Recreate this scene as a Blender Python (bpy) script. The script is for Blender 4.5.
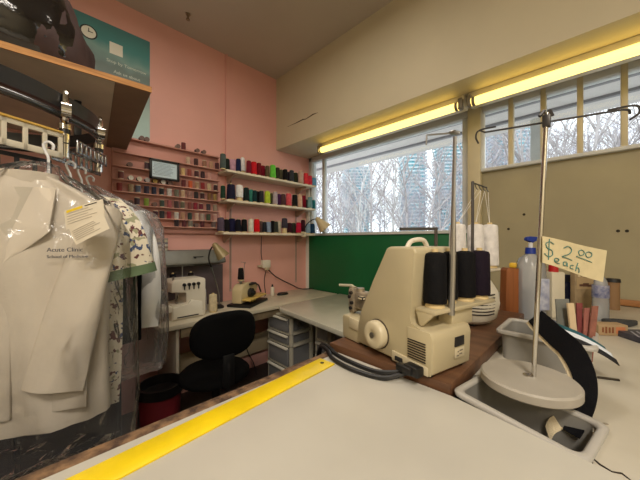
import bpy, bmesh, math, random
from mathutils import Matrix, Vector, noise
C = bpy.context.scene
for o in list(bpy.data.objects): bpy.data.objects.remove(o)
R = math.radians
PI = math.pi
random.seed(7)

# ------------------------------------------------------------------ camera, sky, room lamps, exposure
EYE = 1.40
cam_d = bpy.data.cameras.new('camera'); cam = bpy.data.objects.new('camera', cam_d)
C.collection.objects.link(cam)
cam.location = (0, 0, EYE); cam.rotation_euler = (R(90), 0, R(-45))
cam_d.lens = 280 / 640 * 36; cam_d.sensor_width = 36; cam_d.clip_start = .02; cam_d.clip_end = 2000
C.camera = cam
w = bpy.data.worlds.new('sky'); C.world = w; w.use_nodes = True
bg = w.node_tree.nodes['Background']
bg.inputs[0].default_value = (.93, .97, 1.0, 1); bg.inputs[1].default_value = 2.4
SHOP_LAMPS = 42          # watts of each ceiling lamp in the shop behind the viewer
TUBE = 2.4               # emission of the fluorescent tubes over the window
C.view_settings.view_transform = 'Standard'; C.view_settings.look = 'None'
C.view_settings.gamma = 1; C.view_settings.use_curve_mapping = False
C.view_settings.exposure = 0.0
C.cycles.max_bounces = 8; C.cycles.transparent_max_bounces = 16
C.cycles.use_denoising = True

# ------------------------------------------------------------------ helpers
def lin(c):
    c = c / 255
    return c / 12.92 if c <= .04045 else ((c + .055) / 1.055) ** 2.4
def col(rgb): return (lin(rgb[0]), lin(rgb[1]), lin(rgb[2]), 1)
MATS = {}
def mat(name, rgb, rough=.6, metal=0, var=.0, scale=8, bump=0, bscale=60, rgb2=None, emit=None, spec=None, coat=0, sheen=0):
    if name in MATS: return MATS[name]
    m = bpy.data.materials.new(name); m.use_nodes = True
    nt = m.node_tree; b = nt.nodes['Principled BSDF']
    b.inputs['Base Color'].default_value = col(rgb)
    b.inputs['Roughness'].default_value = rough; b.inputs['Metallic'].default_value = metal
    if spec is not None: b.inputs['Specular IOR Level'].default_value = spec
    if coat: b.inputs['Coat Weight'].default_value = coat
    if sheen: b.inputs['Sheen Weight'].default_value = sheen
    if var or rgb2 or bump:
        tc = nt.nodes.new('ShaderNodeTexCoord')
    if var or rgb2:
        n = nt.nodes.new('ShaderNodeTexNoise'); n.inputs['Scale'].default_value = scale; n.inputs['Detail'].default_value = 5
        r = nt.nodes.new('ShaderNodeValToRGB')
        r.color_ramp.elements[0].position = .35; r.color_ramp.elements[1].position = .68
        c2 = rgb2 or tuple(max(0, x * (1 - var)) for x in rgb)
        r.color_ramp.elements[0].color = col(c2); r.color_ramp.elements[1].color = col(rgb)
        nt.links.new(tc.outputs['Object'], n.inputs['Vector']); nt.links.new(n.outputs['Fac'], r.inputs[0])
        nt.links.new(r.outputs[0], b.inputs['Base Color'])
    if bump:
        n2 = nt.nodes.new('ShaderNodeTexNoise'); n2.inputs['Scale'].default_value = bscale; n2.inputs['Detail'].default_value = 4
        bp = nt.nodes.new('ShaderNodeBump'); bp.inputs['Strength'].default_value = bump; bp.inputs['Distance'].default_value = .01
        nt.links.new(tc.outputs['Object'], n2.inputs['Vector']); nt.links.new(n2.outputs['Fac'], bp.inputs['Height'])
        nt.links.new(bp.outputs[0], b.inputs['Normal'])
    if emit:
        b.inputs['Emission Color'].default_value = col(emit[0]); b.inputs['Emission Strength'].default_value = emit[1]
    MATS[name] = m
    return m

def wood(name, a, b_, scale=(2, 30, 30), rough=.5):
    if name in MATS: return MATS[name]
    m = bpy.data.materials.new(name); m.use_nodes = True; nt = m.node_tree; bs = nt.nodes['Principled BSDF']
    tc = nt.nodes.new('ShaderNodeTexCoord'); mp = nt.nodes.new('ShaderNodeMapping'); mp.inputs['Scale'].default_value = scale
    n = nt.nodes.new('ShaderNodeTexNoise'); n.inputs['Scale'].default_value = 1; n.inputs['Detail'].default_value = 8; n.inputs['Distortion'].default_value = .6
    r = nt.nodes.new('ShaderNodeValToRGB'); r.color_ramp.elements[0].color = col(a); r.color_ramp.elements[1].color = col(b_)
    r.color_ramp.elements[0].position = .3; r.color_ramp.elements[1].position = .7
    nt.links.new(tc.outputs['Object'], mp.inputs[0]); nt.links.new(mp.outputs[0], n.inputs['Vector'])
    nt.links.new(n.outputs['Fac'], r.inputs[0]); nt.links.new(r.outputs[0], bs.inputs['Base Color'])
    bs.inputs['Roughness'].default_value = rough
    MATS[name] = m; return m

def clear(name, tint=(245, 248, 250), gloss=.10, rough=.08, bump=0, bscale=30, milky=0, fres=1.3):
    """clear film or glass: see-through with a fresnel gloss, a little milkiness"""
    if name in MATS: return MATS[name]
    m = bpy.data.materials.new(name); m.use_nodes = True; nt = m.node_tree; nt.nodes.clear()
    out = nt.nodes.new('ShaderNodeOutputMaterial'); tr = nt.nodes.new('ShaderNodeBsdfTransparent')
    tr.inputs[0].default_value = col(tint)
    gl = nt.nodes.new('ShaderNodeBsdfGlossy'); gl.inputs['Roughness'].default_value = rough
    fr = nt.nodes.new('ShaderNodeFresnel'); fr.inputs[0].default_value = fres
    ad = nt.nodes.new('ShaderNodeMath'); ad.operation = 'ADD'; ad.inputs[1].default_value = gloss; ad.use_clamp = True
    mx = nt.nodes.new('ShaderNodeMixShader')
    nt.links.new(fr.outputs[0], ad.inputs[0]); nt.links.new(ad.outputs[0], mx.inputs[0])
    if bump:
        tc = nt.nodes.new('ShaderNodeTexCoord'); mp = nt.nodes.new('ShaderNodeMapping'); mp.inputs['Scale'].default_value = (1, 1, .35)
        n = nt.nodes.new('ShaderNodeTexNoise'); n.inputs['Scale'].default_value = bscale; n.inputs['Detail'].default_value = 3; n.inputs['Distortion'].default_value = 1.2
        bp = nt.nodes.new('ShaderNodeBump'); bp.inputs['Strength'].default_value = bump; bp.inputs['Distance'].default_value = .02
        nt.links.new(tc.outputs['Object'], mp.inputs[0]); nt.links.new(mp.outputs[0], n.inputs['Vector']); nt.links.new(n.outputs['Fac'], bp.inputs['Height'])
        nt.links.new(bp.outputs[0], gl.inputs['Normal']); nt.links.new(bp.outputs[0], fr.inputs['Normal'])
    if milky:
        df = nt.nodes.new('ShaderNodeBsdfDiffuse'); df.inputs[0].default_value = (.85, .86, .88, 1)
        m2 = nt.nodes.new('ShaderNodeMixShader'); m2.inputs[0].default_value = milky
        nt.links.new(tr.outputs[0], m2.inputs[1]); nt.links.new(df.outputs[0], m2.inputs[2]); nt.links.new(m2.outputs[0], mx.inputs[1])
    else:
        nt.links.new(tr.outputs[0], mx.inputs[1])
    nt.links.new(gl.outputs[0], mx.inputs[2]); nt.links.new(mx.outputs[0], out.inputs[0])
    MATS[name] = m; return m

def frame_z(d):
    d = Vector(d).normalized()
    up = Vector((0, 0, 1)) if abs(d.z) < .95 else Vector((1, 0, 0))
    x = up.cross(d).normalized(); y = d.cross(x)
    return x, y, d

class MB:
    def __init__(s): s.bm = bmesh.new()
    def _bev(s, faces, bev, seg):
        if not bev: return
        edges = list({e for f in faces for e in f.edges})
        bmesh.ops.bevel(s.bm, geom=edges, offset=bev, segments=seg, affect='EDGES', profile=.5, clamp_overlap=True)
    def box(s, c, d, bev=0, seg=2, mi=0, rz=0, M=None):
        hx, hy, hz = d[0] / 2, d[1] / 2, d[2] / 2
        T = Matrix.Translation(Vector(c)) @ (M if M is not None else Matrix.Rotation(rz, 4, 'Z'))
        v = [s.bm.verts.new(T @ Vector((x * hx, y * hy, z * hz))) for x in (-1, 1) for y in (-1, 1) for z in (-1, 1)]
        fs = [s.bm.faces.new([v[i] for i in q]) for q in ((0, 1, 3, 2), (4, 6, 7, 5), (0, 4, 5, 1), (2, 3, 7, 6), (0, 2, 6, 4), (1, 5, 7, 3))]
        for f in fs: f.material_index = mi
        s._bev(fs, bev, seg); return s
    def loft(s, rings, mi=0, cap=True, close=False):
        rv = [[s.bm.verts.new(p) for p in r] for r in rings]
        n = len(rv[0])
        prs = list(zip(rv, rv[1:])) + ([(rv[-1], rv[0])] if close else [])
        for a, b in prs:
            for i in range(n):
                f = s.bm.faces.new((a[i], a[(i + 1) % n], b[(i + 1) % n], b[i])); f.material_index = mi
        if cap and not close:
            f = s.bm.faces.new(rv[0][::-1]); f.material_index = mi
            f = s.bm.faces.new(rv[-1]); f.material_index = mi
        return s
    def cyl(s, p0, p1, r0, r1=None, n=12, mi=0, cap=True):
        r1 = r0 if r1 is None else r1
        p0, p1 = Vector(p0), Vector(p1); x, y, d = frame_z(p1 - p0)
        rings = [[p + (x * math.cos(2 * PI * i / n) + y * math.sin(2 * PI * i / n)) * r for i in range(n)] for p, r in ((p0, r0), (p1, r1))]
        return s.loft(rings, mi, cap)
    def lathe(s, prof, n=16, o=(0, 0, 0), mi=0, axis=(0, 0, 1), sy=1):
        o = Vector(o); x, y, d = frame_z(axis)
        if tuple(axis) == (0, 0, 1): x, y = Vector((1, 0, 0)), Vector((0, 1, 0))
        rings = [[o + x * (max(r, 1e-4) * math.cos(2 * PI * i / n)) + y * (max(r, 1e-4) * sy * math.sin(2 * PI * i / n)) + d * z for i in range(n)] for r, z in prof]
        return s.loft(rings, mi)
    def tube(s, pts, r, n=8, mi=0, close=False):
        pts = [Vector(p) for p in pts]; m = len(pts)
        rr = r if isinstance(r, (list, tuple)) else [r] * m
        rings = []; px = None
        for i, p in enumerate(pts):
            if close: t = pts[(i + 1) % m] - pts[i - 1]
            else: t = pts[min(i + 1, m - 1)] - pts[max(i - 1, 0)]
            t.normalize()
            if px is None: px, _, _ = frame_z(t)
            px = (px - t * px.dot(t)).normalized(); py = t.cross(px)
            rings.append([p + (px * math.cos(2 * PI * k / n) + py * math.sin(2 * PI * k / n)) * rr[i] for k in range(n)])
        return s.loft(rings, mi, True, close)
    def prism(s, poly, a, b, plane='xz', bev=0, seg=2, mi=0):
        def P(u, v, t):
            return {'xz': (u, t, v), 'xy': (u, v, t), 'yz': (t, u, v)}[plane]
        v0 = [s.bm.verts.new(P(u, v, a)) for u, v in poly]; v1 = [s.bm.verts.new(P(u, v, b)) for u, v in poly]
        n = len(poly); fs = [s.bm.faces.new(v0), s.bm.faces.new(v1[::-1])]
        for i in range(n): fs.append(s.bm.faces.new((v0[i], v1[i], v1[(i + 1) % n], v0[(i + 1) % n])))
        for f in fs: f.material_index = mi
        s._bev(fs, bev, seg); return s
    def ball(s, c, r, n=16, m=10, mi=0):
        r = (r, r, r) if isinstance(r, (int, float)) else r; c = Vector(c)
        rings = [[c + Vector((r[0] * math.sin(PI * j / m) * math.cos(2 * PI * i / n), r[1] * math.sin(PI * j / m) * math.sin(2 * PI * i / n), -r[2] * math.cos(PI * j / m))) for i in range(n)] for j in [.05] + list(range(1, m)) + [m - .05]]
        return s.loft(rings, mi)
    def strip(s, pts, width_vec, th, mi=0):
        """a band: pts along its length, width_vec (one vector or a list), thickness th"""
        pts = [Vector(p) for p in pts]; rings = []; m = len(pts)
        for i, p in enumerate(pts):
            t = (pts[min(i + 1, m - 1)] - pts[max(i - 1, 0)]).normalized()
            wv = Vector(width_vec[i] if isinstance(width_vec, list) else width_vec); nn = t.cross(wv).normalized() * th / 2
            rings.append([p - wv / 2 - nn, p + wv / 2 - nn, p + wv / 2 + nn, p - wv / 2 + nn])
        return s.loft(rings, mi)
    def grid(s, f, nu, nv, mi=0):
        vs = [[s.bm.verts.new(f(i / nu, j / nv)) for j in range(nv + 1)] for i in range(nu + 1)]
        for i in range(nu):
            for j in range(nv):
                q = s.bm.faces.new((vs[i][j], vs[i + 1][j], vs[i + 1][j + 1], vs[i][j + 1])); q.material_index = mi
        return s
    def mesh(s, name, mats, angle=35):
        bmesh.ops.recalc_face_normals(s.bm, faces=s.bm.faces)
        for f in s.bm.faces: f.smooth = True
        me = bpy.data.meshes.new(name); s.bm.to_mesh(me); s.bm.free()
        for m in (mats if isinstance(mats, (list, tuple)) else [mats]): me.materials.append(m)
        me.set_sharp_from_angle(angle=R(angle))
        return me
    def build(s, name, mats, parent=None, loc=(0, 0, 0), rz=0, angle=35):
        return link(name, s.mesh(name, mats, angle), parent, loc, rz)

def link(name, me, parent=None, loc=(0, 0, 0), rz=0):
    o = bpy.data.objects.new(name, me); C.collection.objects.link(o)
    o.location = loc; o.rotation_euler = (0, 0, rz)
    if parent: o.parent = parent
    return o
def tag(o, label, cat, group=None, kind=None):
    o['label'] = label; o['category'] = cat
    if group: o['group'] = group
    if kind: o['kind'] = kind
    return o
def thing(name, label, cat, loc=(0, 0, 0), rz=0, group=None):
    o = link(name, None, None, loc, rz); o.empty_display_size = .05
    return tag(o, label, cat, group)
def struct(name, mb, mats, label=None, parent=None, angle=35):
    o = mb.build(name, mats, parent, angle=angle)
    if not parent:
        o['kind'] = 'structure'
        if label: o['label'] = label
    return o
def lettering(body, size, m, parent, M, name='lettering', ext=.0004, align='LEFT'):
    cu = bpy.data.curves.new(name, 'FONT'); cu.body = body; cu.size = size; cu.extrude = ext; cu.align_x = align
    t = bpy.data.objects.new('tmp', cu); C.collection.objects.link(t)
    dg = bpy.context.evaluated_depsgraph_get(); dg.update()
    me = bpy.data.meshes.new_from_object(t.evaluated_get(dg)); bpy.data.objects.remove(t)
    me.transform(M); me.materials.clear(); me.materials.append(m); me.name = name
    return link(name, me, parent)
def crom(pts, k=8):
    pts = [Vector(p) for p in pts]; out = []
    for i in range(len(pts) - 1):
        p0 = pts[max(i - 1, 0)]; p1 = pts[i]; p2 = pts[i + 1]; p3 = pts[min(i + 2, len(pts) - 1)]
        for j in range(k):
            t = j / k
            out.append(.5 * ((2 * p1) + (p2 - p0) * t + (2 * p0 - 5 * p1 + 4 * p2 - p3) * t * t + (3 * p1 - p0 - 3 * p2 + p3) * t ** 3))
    out.append(pts[-1]); return out
# where a thing seen at a column of the photograph stands along a wall at known distance
def xw(px, Y): u = (px - 320) / 280; return Y * (1 + u) / (1 - u)
def yw(px, X): u = (px - 320) / 280; return X * (1 - u) / (1 + u)
def zw(py, X, Y): return EYE + (240 - py) / 280 * (X + Y) / math.sqrt(2)

# ------------------------------------------------------------------ room shell
WX, BY, CEIL = 2.46, 2.70, 3.29          # window wall, back wall, ceiling
SX, SZ = 1.97, 2.46                      # bulkhead face and underside
LX, RY = -2.6, -2.6
pink = mat('pink_paint', (230, 172, 160), .55, var=.05, scale=1.6, bump=.05, bscale=25)
cream = mat('cream_wall_paint', (214, 203, 172), .6, var=.05, scale=2, bump=.04, bscale=20)
ceilm = mat('ceiling_paint', (196, 186, 172), .8, var=.04, scale=1.5)
struct('floor', MB().box(((LX + WX) / 2, (RY + BY) / 2, -.05), (WX - LX + .4, BY - RY + .4, .1)), mat('dark_floor', (62, 54, 50), .55, var=.3, scale=9))
struct('ceiling', MB().box(((LX + WX) / 2, (RY + BY) / 2, CEIL + .05), (WX - LX + .4, BY - RY + .4, .1)), ceilm)
struct('wall_back', MB().box(((LX + WX) / 2, BY + .06, CEIL / 2), (WX - LX + .3, .12, CEIL)), pink)
struct('wall_left', MB().box((LX - .06, 0, CEIL / 2), (.12, BY - RY + .3, CEIL)), cream)
struct('wall_front', MB().box(((LX + WX) / 2, RY - .06, CEIL / 2), (WX - LX + .3, .12, CEIL)), cream)
# window wall: masonry below the two openings, bulkhead above
MULL0, MULL1 = yw(469, WX), yw(482, WX)     # post between the windows
SILL1 = 1.455; SILL2 = 1.93
wl = MB()
wl.box((WX + .06, (BY + MULL0) / 2, SILL1 / 2), (.12, BY - MULL0, SILL1))
wl.box((WX + .06, (RY + MULL0) / 2, SILL2 / 2), (.12, MULL0 - RY, SILL2))
wl.box((WX + .06, (RY + BY) / 2, (SZ + CEIL) / 2), (.12, BY - RY + .2, CEIL - SZ))
struct('wall_window', wl, mat('panel_paint', (166, 156, 124), .65, var=.06, scale=3, bump=.03))
bk = MB().box(((SX + WX) / 2, (RY + BY) / 2, (SZ + CEIL) / 2), (WX - SX, BY - RY, CEIL - SZ))
struct('wall_bulkhead', bk, mat('bulkhead_paint', (204, 193, 164), .6, var=.05, scale=1.3, bump=.04, bscale=14))
cr = MB(); p = [(SX - .001, yw(px, SX), zw(py, SX, yw(px, SX))) for px, py in ((287, 127), (296, 123), (303, 119.5), (306, 119), (313, 114.5), (318, 112.5))]
cr.tube(p, [.001, .004, .006, .003, .006, .001], 5)
struct('trim_1', cr, mat('plaster_crack', (70, 55, 40), .9), 'dark crack in the bulkhead paint')
# painted conduit on the pink wall, and painted screw holes in the panel
cx = xw(226, BY)
struct('trim_2', MB().box((cx, BY - .012, (1.47 + CEIL) / 2), (.022, .024, CEIL - 1.47), .006), pink, 'pink painted conduit running down the back wall')
hl = MB()
for px, py in ((508.5, 229), (524, 214.5), (618, 231), (627, 231)):
    y = yw(px, WX); hl.cyl((WX - .001, y, zw(py, WX, y)), (WX + .003, y, zw(py, WX, y)), .009, n=10)
struct('trim_3', hl, mat('screw_hole', (40, 34, 25), .9), 'screw holes in the beige wall panel')
# green board under the left window
y0 = yw(481, WX)
struct('wall_green', MB().box((WX - .012, (BY - .06 + y0) / 2, (.7 + SILL1) / 2), (.02, BY - .06 - y0, SILL1 - .7), .002), mat('green_board', (8, 100, 54), .5, var=.06, scale=3), 'green painted board under the window')
# ledge strip along the right panel
struct('trim_4', MB().box((WX - .012, -.55, 1.03), (.02, 1.6, .036), .003), wood('rail_wood', (150, 100, 55), (180, 128, 80), (30, 2, 30)), 'brown wooden strip along the foot of the beige panel')
struct('trim_5', MB().box((WX - .012, BY - .03, 1.05), (.024, .06, 2.0), .004), mat('white_trim', (225, 224, 215), .5), 'white upright strip in the corner beside the green board')

# windows
alu = mat('window_frame_paint', (206, 208, 206), .45, var=.04)
postm = mat('cream_post', (206, 194, 160), .5, var=.05)
glass = clear('window_glass', (250, 253, 253), .0, .02, fres=1.25)
W1Y0, W1Y1 = BY - .03, MULL0
f = MB(); FX = WX + .05
f.box((FX, (W1Y0 + W1Y1) / 2, SZ - .03), (.09, W1Y0 - W1Y1, .06), .004)
f.box((FX - .02, (W1Y0 + W1Y1) / 2, SILL1 + .014), (.14, W1Y0 - W1Y1, .028), .004)
f.box((FX, W1Y0 - .025, (SILL1 + SZ) / 2), (.09, .05, SZ - SILL1), .004)
f.box((FX, yw(324.5, FX), (SILL1 + SZ) / 2), (.05, .035, SZ - SILL1), .004)
f.box((FX + .01, W1Y1 + .03, (SILL1 + SZ) / 2), (.07, .06, SZ - SILL1), .004)
wi = struct('window_1', f, alu, 'big left window above the green board')
MB().box((FX, (W1Y0 + W1Y1) / 2, (SILL1 + SZ) / 2), (.006, W1Y0 - W1Y1 - .02, SZ - SILL1 - .02)).build('window_pane', glass, wi)
po = MB().box((WX + .03, (MULL0 + MULL1) / 2, (SZ + SILL1) / 2), (.14, MULL0 - MULL1, SZ - SILL1), .006)
struct('trim_6', po, postm, 'cream post between the two windows')
f = MB(); W2Y0, W2Y1 = MULL1, -1.5
f.box((FX, (W2Y0 + W2Y1) / 2, SZ - .025), (.09, W2Y0 - W2Y1, .05), .004)
f.box((FX - .02, (W2Y0 + W2Y1) / 2, SILL2 + .012), (.13, W2Y0 - W2Y1, .024), .004)
wi2 = struct('window_2', f, alu, 'row of transom lights above the beige panel')
for px in (510.5, 543, 580, 624.5, 680, 750):
    y = yw(px, WX); 
    MB().box((WX + .03, y, (SILL2 + SZ) / 2), (.06, .03, SZ - SILL2 - .02), .003).build('muntin', postm, wi2)
MB().box((FX, (W2Y0 + W2Y1) / 2, (SILL2 + SZ) / 2), (.006, W2Y0 - W2Y1 - .02, SZ - SILL2 - .02)).build('window_pane', glass, wi2)

# lamps of the shop behind and above the viewer
def ceiling_lamp(x, y, lab, k=1.0):
    t = thing('ceiling_light', lab, 'ceiling light', (x, y, CEIL - .08))
    MB().box((0, 0, .045), (1.24, .34, .07), .01).build('housing', mat('white_metal', (230, 230, 226), .4), t)
    MB().box((0, 0, .004), (1.2, .3, .012), .004).build('diffuser', mat('lamp_diffuser', (255, 245, 225), .4, emit=((255, 236, 205), 1.5)), t)
    l = bpy.data.lights.new('lamp', 'AREA'); l.shape = 'RECTANGLE'; l.size = 1.18; l.size_y = .28; l.energy = SHOP_LAMPS * k; l.color = (1, .91, .80)
    lo = bpy.data.objects.new('lamp', l); C.collection.objects.link(lo); lo.parent = t; lo.location = (0, 0, -.012)
ceiling_lamp(.55, 1.25, 'white ceiling light over the sewing corner', .35)
ceiling_lamp(-.75, -.95, 'white ceiling light behind the counter', 1.65)
ceiling_lamp(-1.9, -1.9, 'white ceiling light in the far corner of the shop', 1.0)

# fluorescent battens under the bulkhead
tubem = mat('lit_tube', (255, 225, 120), .4, emit=((255, 222, 120), TUBE))
battenm = mat('batten_enamel', (214, 205, 178), .4)
def batten(ya, yb, lab):
    t = thing('fluorescent_light', lab, 'fluorescent light', (2.17, (ya + yb) / 2, SZ - .10), group=None)
    L = ya - yb
    MB().box((.06, 0, .055), (.10, L, .088), .008).build('channel', battenm, t)
    MB().cyl((0, -L / 2 + .03, .02), (0, L / 2 - .03, .02), .029, n=16).build('fluorescent_tube', tubem, t)
    for sgn in (-1, 1):
        MB().box((0, sgn * (L / 2 - .018), .03), (.05, .03, .08), .008).cyl((0, sgn * (L / 2 - .035), .02), (0, sgn * (L / 2 - .055), .02), .031, n=14).build('tube_holder', mat('holder_grey', (120, 112, 95), .5), t)
batten(2.20, .70, 'lit yellow fluorescent tube above the left window')
batten(.675, -.95, 'lit yellow fluorescent tube above the right transom lights')

# ------------------------------------------------------------------ outside
snow = mat('pale_ground', (190, 188, 184), .9, var=.1, scale=.3)
struct('ground', MB().box((150, 60, -1.2), (294, 500, .1)), snow, 'pale ground outside')
canm = mat('canopy_paint', (205, 200, 198), .7, var=.03)
cn = MB().box((3.62, .6, 2.96), (1.96, 8, .12))
for xx in (2.95, 3.5, 3.75, 4.15): cn.box((xx, .6, 2.885), (.05, 8, .03), mi=1)
struct('trim_7', cn, [canm, mat('canopy_groove', (130, 128, 132), .7)], 'outside canopy soffit above the windows')
y = yw(538, 4.4); struct('trim_8', MB().box((4.4, y, .9), (.14, .14, 4.1), .01), alu, 'pale canopy post outside the transom lights')

bark = mat('bare_bark', (188, 180, 180), .9, var=.15, scale=4)
pale = mat('pale_bark', (228, 225, 224), .9, var=.15, scale=4)
def tree_mesh(seed, H, m):
    rnd = random.Random(seed); mb = MB()
    def branch(p, d, L, r, lev):
        n = 3 if lev < 2 else 2
        pts = [p]; q = p.copy(); dd = d.copy()
        for i in range(n):
            dd = (dd + Vector((rnd.uniform(-1, 1), rnd.uniform(-1, 1), rnd.uniform(-.2, .5))) * .16).normalized()
            q = q + dd * L / n; pts.append(q.copy())
        mb.tube(pts, [r * (1 - .5 * i / n) for i in range(n + 1)], 4 if lev > 1 else 6)
        if lev >= 4: return
        k = (8, 5, 4, 3)[lev]
        for j in range(k):
            t = (.22 if lev == 0 else .15) + (.8 * (j + rnd.random()) / k); t = min(t, .99)
            i = min(int(t * n), n - 1); pp = pts[i].lerp(pts[i + 1], t * n - i)
            a = rnd.uniform(0, 2 * PI); side = Vector((math.cos(a), math.sin(a), rnd.uniform(.2, .7)))
            nd = (dd * .75 + side * .8).normalized()
            branch(pp, nd, L * rnd.uniform(.42, .62) * (1.1 - .45 * t), r * .5, lev + 1)
    branch(Vector((0, 0, 0)), Vector((0, 0, 1)), H * .72, H * .008, 0)
    return mb.mesh('bare_tree', m, 180)
trees = [tree_mesh(3, 8.5, bark), tree_mesh(11, 9.5, bark), tree_mesh(29, 9, pale)]
rt = random.Random(5)
tl = []
for i, px in enumerate((326, 341, 357, 374, 390, 407, 424, 441, 459, 476, 494, 512, 531, 550, 570, 588, 606, 624, 642)):
    tl.append((px + rt.uniform(-2, 2), (13, 17.5, 15)[i % 3] + rt.uniform(-.5, .5), 2 if i in (2, 4) else i % 2))
n_seen = 0
for i, (px, fw, k) in enumerate(tl):
    u = (px - 320) / 280; x = fw * (1 + u) / math.sqrt(2); y = fw * (1 - u) / math.sqrt(2)
    o = link('bare_tree', trees[k], None, (x, y, -1.15), rt.uniform(0, 6.28)); s = rt.uniform(.9, 1.1) * (1.15 if px > 475 else .95) * (1.15 if fw > 16 else 1); o.scale = (s, s, s)
    pane = 'left window' if px < 476 else 'transom lights'
    kk = sum(1 for q in tl if (q[0] < 476) == (px < 476) and q[0] < px) + 1
    tag(o, f'{"pale trunked" if k == 2 else "grey"} bare winter tree outside the {pane}, tree {kk} from the left', 'tree', 'bare winter trees outside')
# the wood behind: a tangle of twigs nobody could count
tk = MB(); rk_ = random.Random(77)
for i in range(46):
    px = 300 + i * 8 + rk_.uniform(-4, 4); fw = rk_.uniform(24, 36); u = (px - 320) / 280
    bx, by = fw * (1 + u) / math.sqrt(2), fw * (1 - u) / math.sqrt(2); H = fw * rk_.uniform(.30, .42) + (fw * .16 if px > 470 else 0)
    tk.tube([(bx, by, -1.15), (bx, by, H * .9)], [.09, .02], 4)
    for j in range(110):
        z = H * (.12 + .8 * rk_.random()); a = rk_.uniform(0, 6.28); L = (1.12 - z / H) * H * .34 * rk_.uniform(.5, 1)
        e = Vector((bx + math.cos(a) * L, by + math.sin(a) * L, z + L * rk_.uniform(.5, 1.3))); q = Vector((bx, by, z)); mid = q.lerp(e, .5) + Vector((0, 0, -.1 * L))
        tk.tube([q, mid, e], [.022, .015, .006], 3)
        for k in range(3):
            p = mid.lerp(e, rk_.random()); d = Vector((rk_.uniform(-1, 1), rk_.uniform(-1, 1), rk_.uniform(.2, 1.2))) * L * .3
            tk.tube([p, p + d], [.011, .005], 3)
tag(tk.build('bare_thicket', mat('twig_grey', (196, 190, 200), .9, var=.12, scale=.5), angle=180), 'hazy grey tangle of bare trees behind the single trees outside', 'trees', None, 'stuff')
glassy = mat('tower_glass', (96, 178, 188), .3, var=.2, scale=.12, rgb2=(70, 140, 155)); slab = mat('tower_slab', (196, 212, 218), .7)
def tower(px, wpx, fw, H, lab):
    u = (px - 320) / 280; x = fw * (1 + u) / math.sqrt(2); y = fw * (1 - u) / math.sqrt(2); W = wpx / 280 * fw
    t = thing('apartment_tower', lab, 'tower block', (x, y, -1.15), -PI / 4)
    MB().box((0, 0, H / 2), (W * .86, W * .8, H)).build('glazed_walls', glassy, t)
    b = MB(); n = int(H / 3)
    for i in range(1, n + 1): b.box((0, 0, i * 3 - .4), (W, W * .94, 1.0))
    b.build('balconies', slab, t); MB().box((0, 0, H + 1.5), (W * .5, W * .4, 3)).build('roof_plant', slab, t)
tower(412, 23, 240, 125, 'glassy teal apartment tower seen mid window, left of the thread pole')
tower(450, 26, 250, 135, 'glassy apartment tower at the right end of the left window, behind the thread pole')
tower(356, 26, 300, 78, 'faint low apartment tower behind trees at the left of the window')
tower(497, 22, 260, 150, 'apartment tower in the leftmost transom light')
tower(523, 24, 230, 118, 'apartment tower in the second transom light')

# ------------------------------------------------------------------ back desk, window desk and what is under them
DZ = .78
lam = mat('worn_cream_laminate', (214, 205, 182), .35, var=.10, scale=5)
edge = mat('laminate_edge', (150, 132, 104), .55, var=.2, scale=12)
x0 = .60
t = thing('sewing_desk', 'long cream sewing desk along the pink back wall', 'desk', (x0, 2.18, 0))
MB().prism([(0, 0), (1.83, -.03), (1.83, .515), (0, .515)], DZ - .035, DZ, 'xy', .003).build('desk_top', lam, t)
MB().box((.12, .26, (DZ - .035) / 2), (.022, .46, DZ - .035), .002).build('side_panel', mat('panel_white', (196, 186, 168), .5), t)
MB().box((1.79, .26, (DZ - .035) / 2), (.022, .46, DZ - .035), .002).build('side_panel', mat('panel_white', (0, 0, 0)), t)
MB().box((.96, .47, .28), (1.64, .02, .2), .002).build('modesty_panel', mat('modesty_cream', (190, 172, 140), .5), t)
MB().box((.96, .03, DZ - .075), (1.64, .02, .07), .002).build('apron', edge, t)
t = thing('work_table', 'cream topped table under the window, joining the back desk', 'table', (1.38, .80, 0))
MB().prism([(0, 0), (1.05, 0), (1.05, 1.31), (.19, 1.31), (.15, 1.24)], DZ - .03, DZ + .006, 'xy', .003).build('table_top', mat('pale_laminate', (208, 206, 188), .22, var=.06, scale=4), t)
for lx, ly in ((.08, .06), (.98, .06), (.98, 1.24), (.22, .68)):
    MB().box((lx, ly, (DZ - .03) / 2), (.04, .04, DZ - .03), .004).build('leg', mat('table_leg_metal', (120, 112, 98), .45, .4), t)

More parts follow.
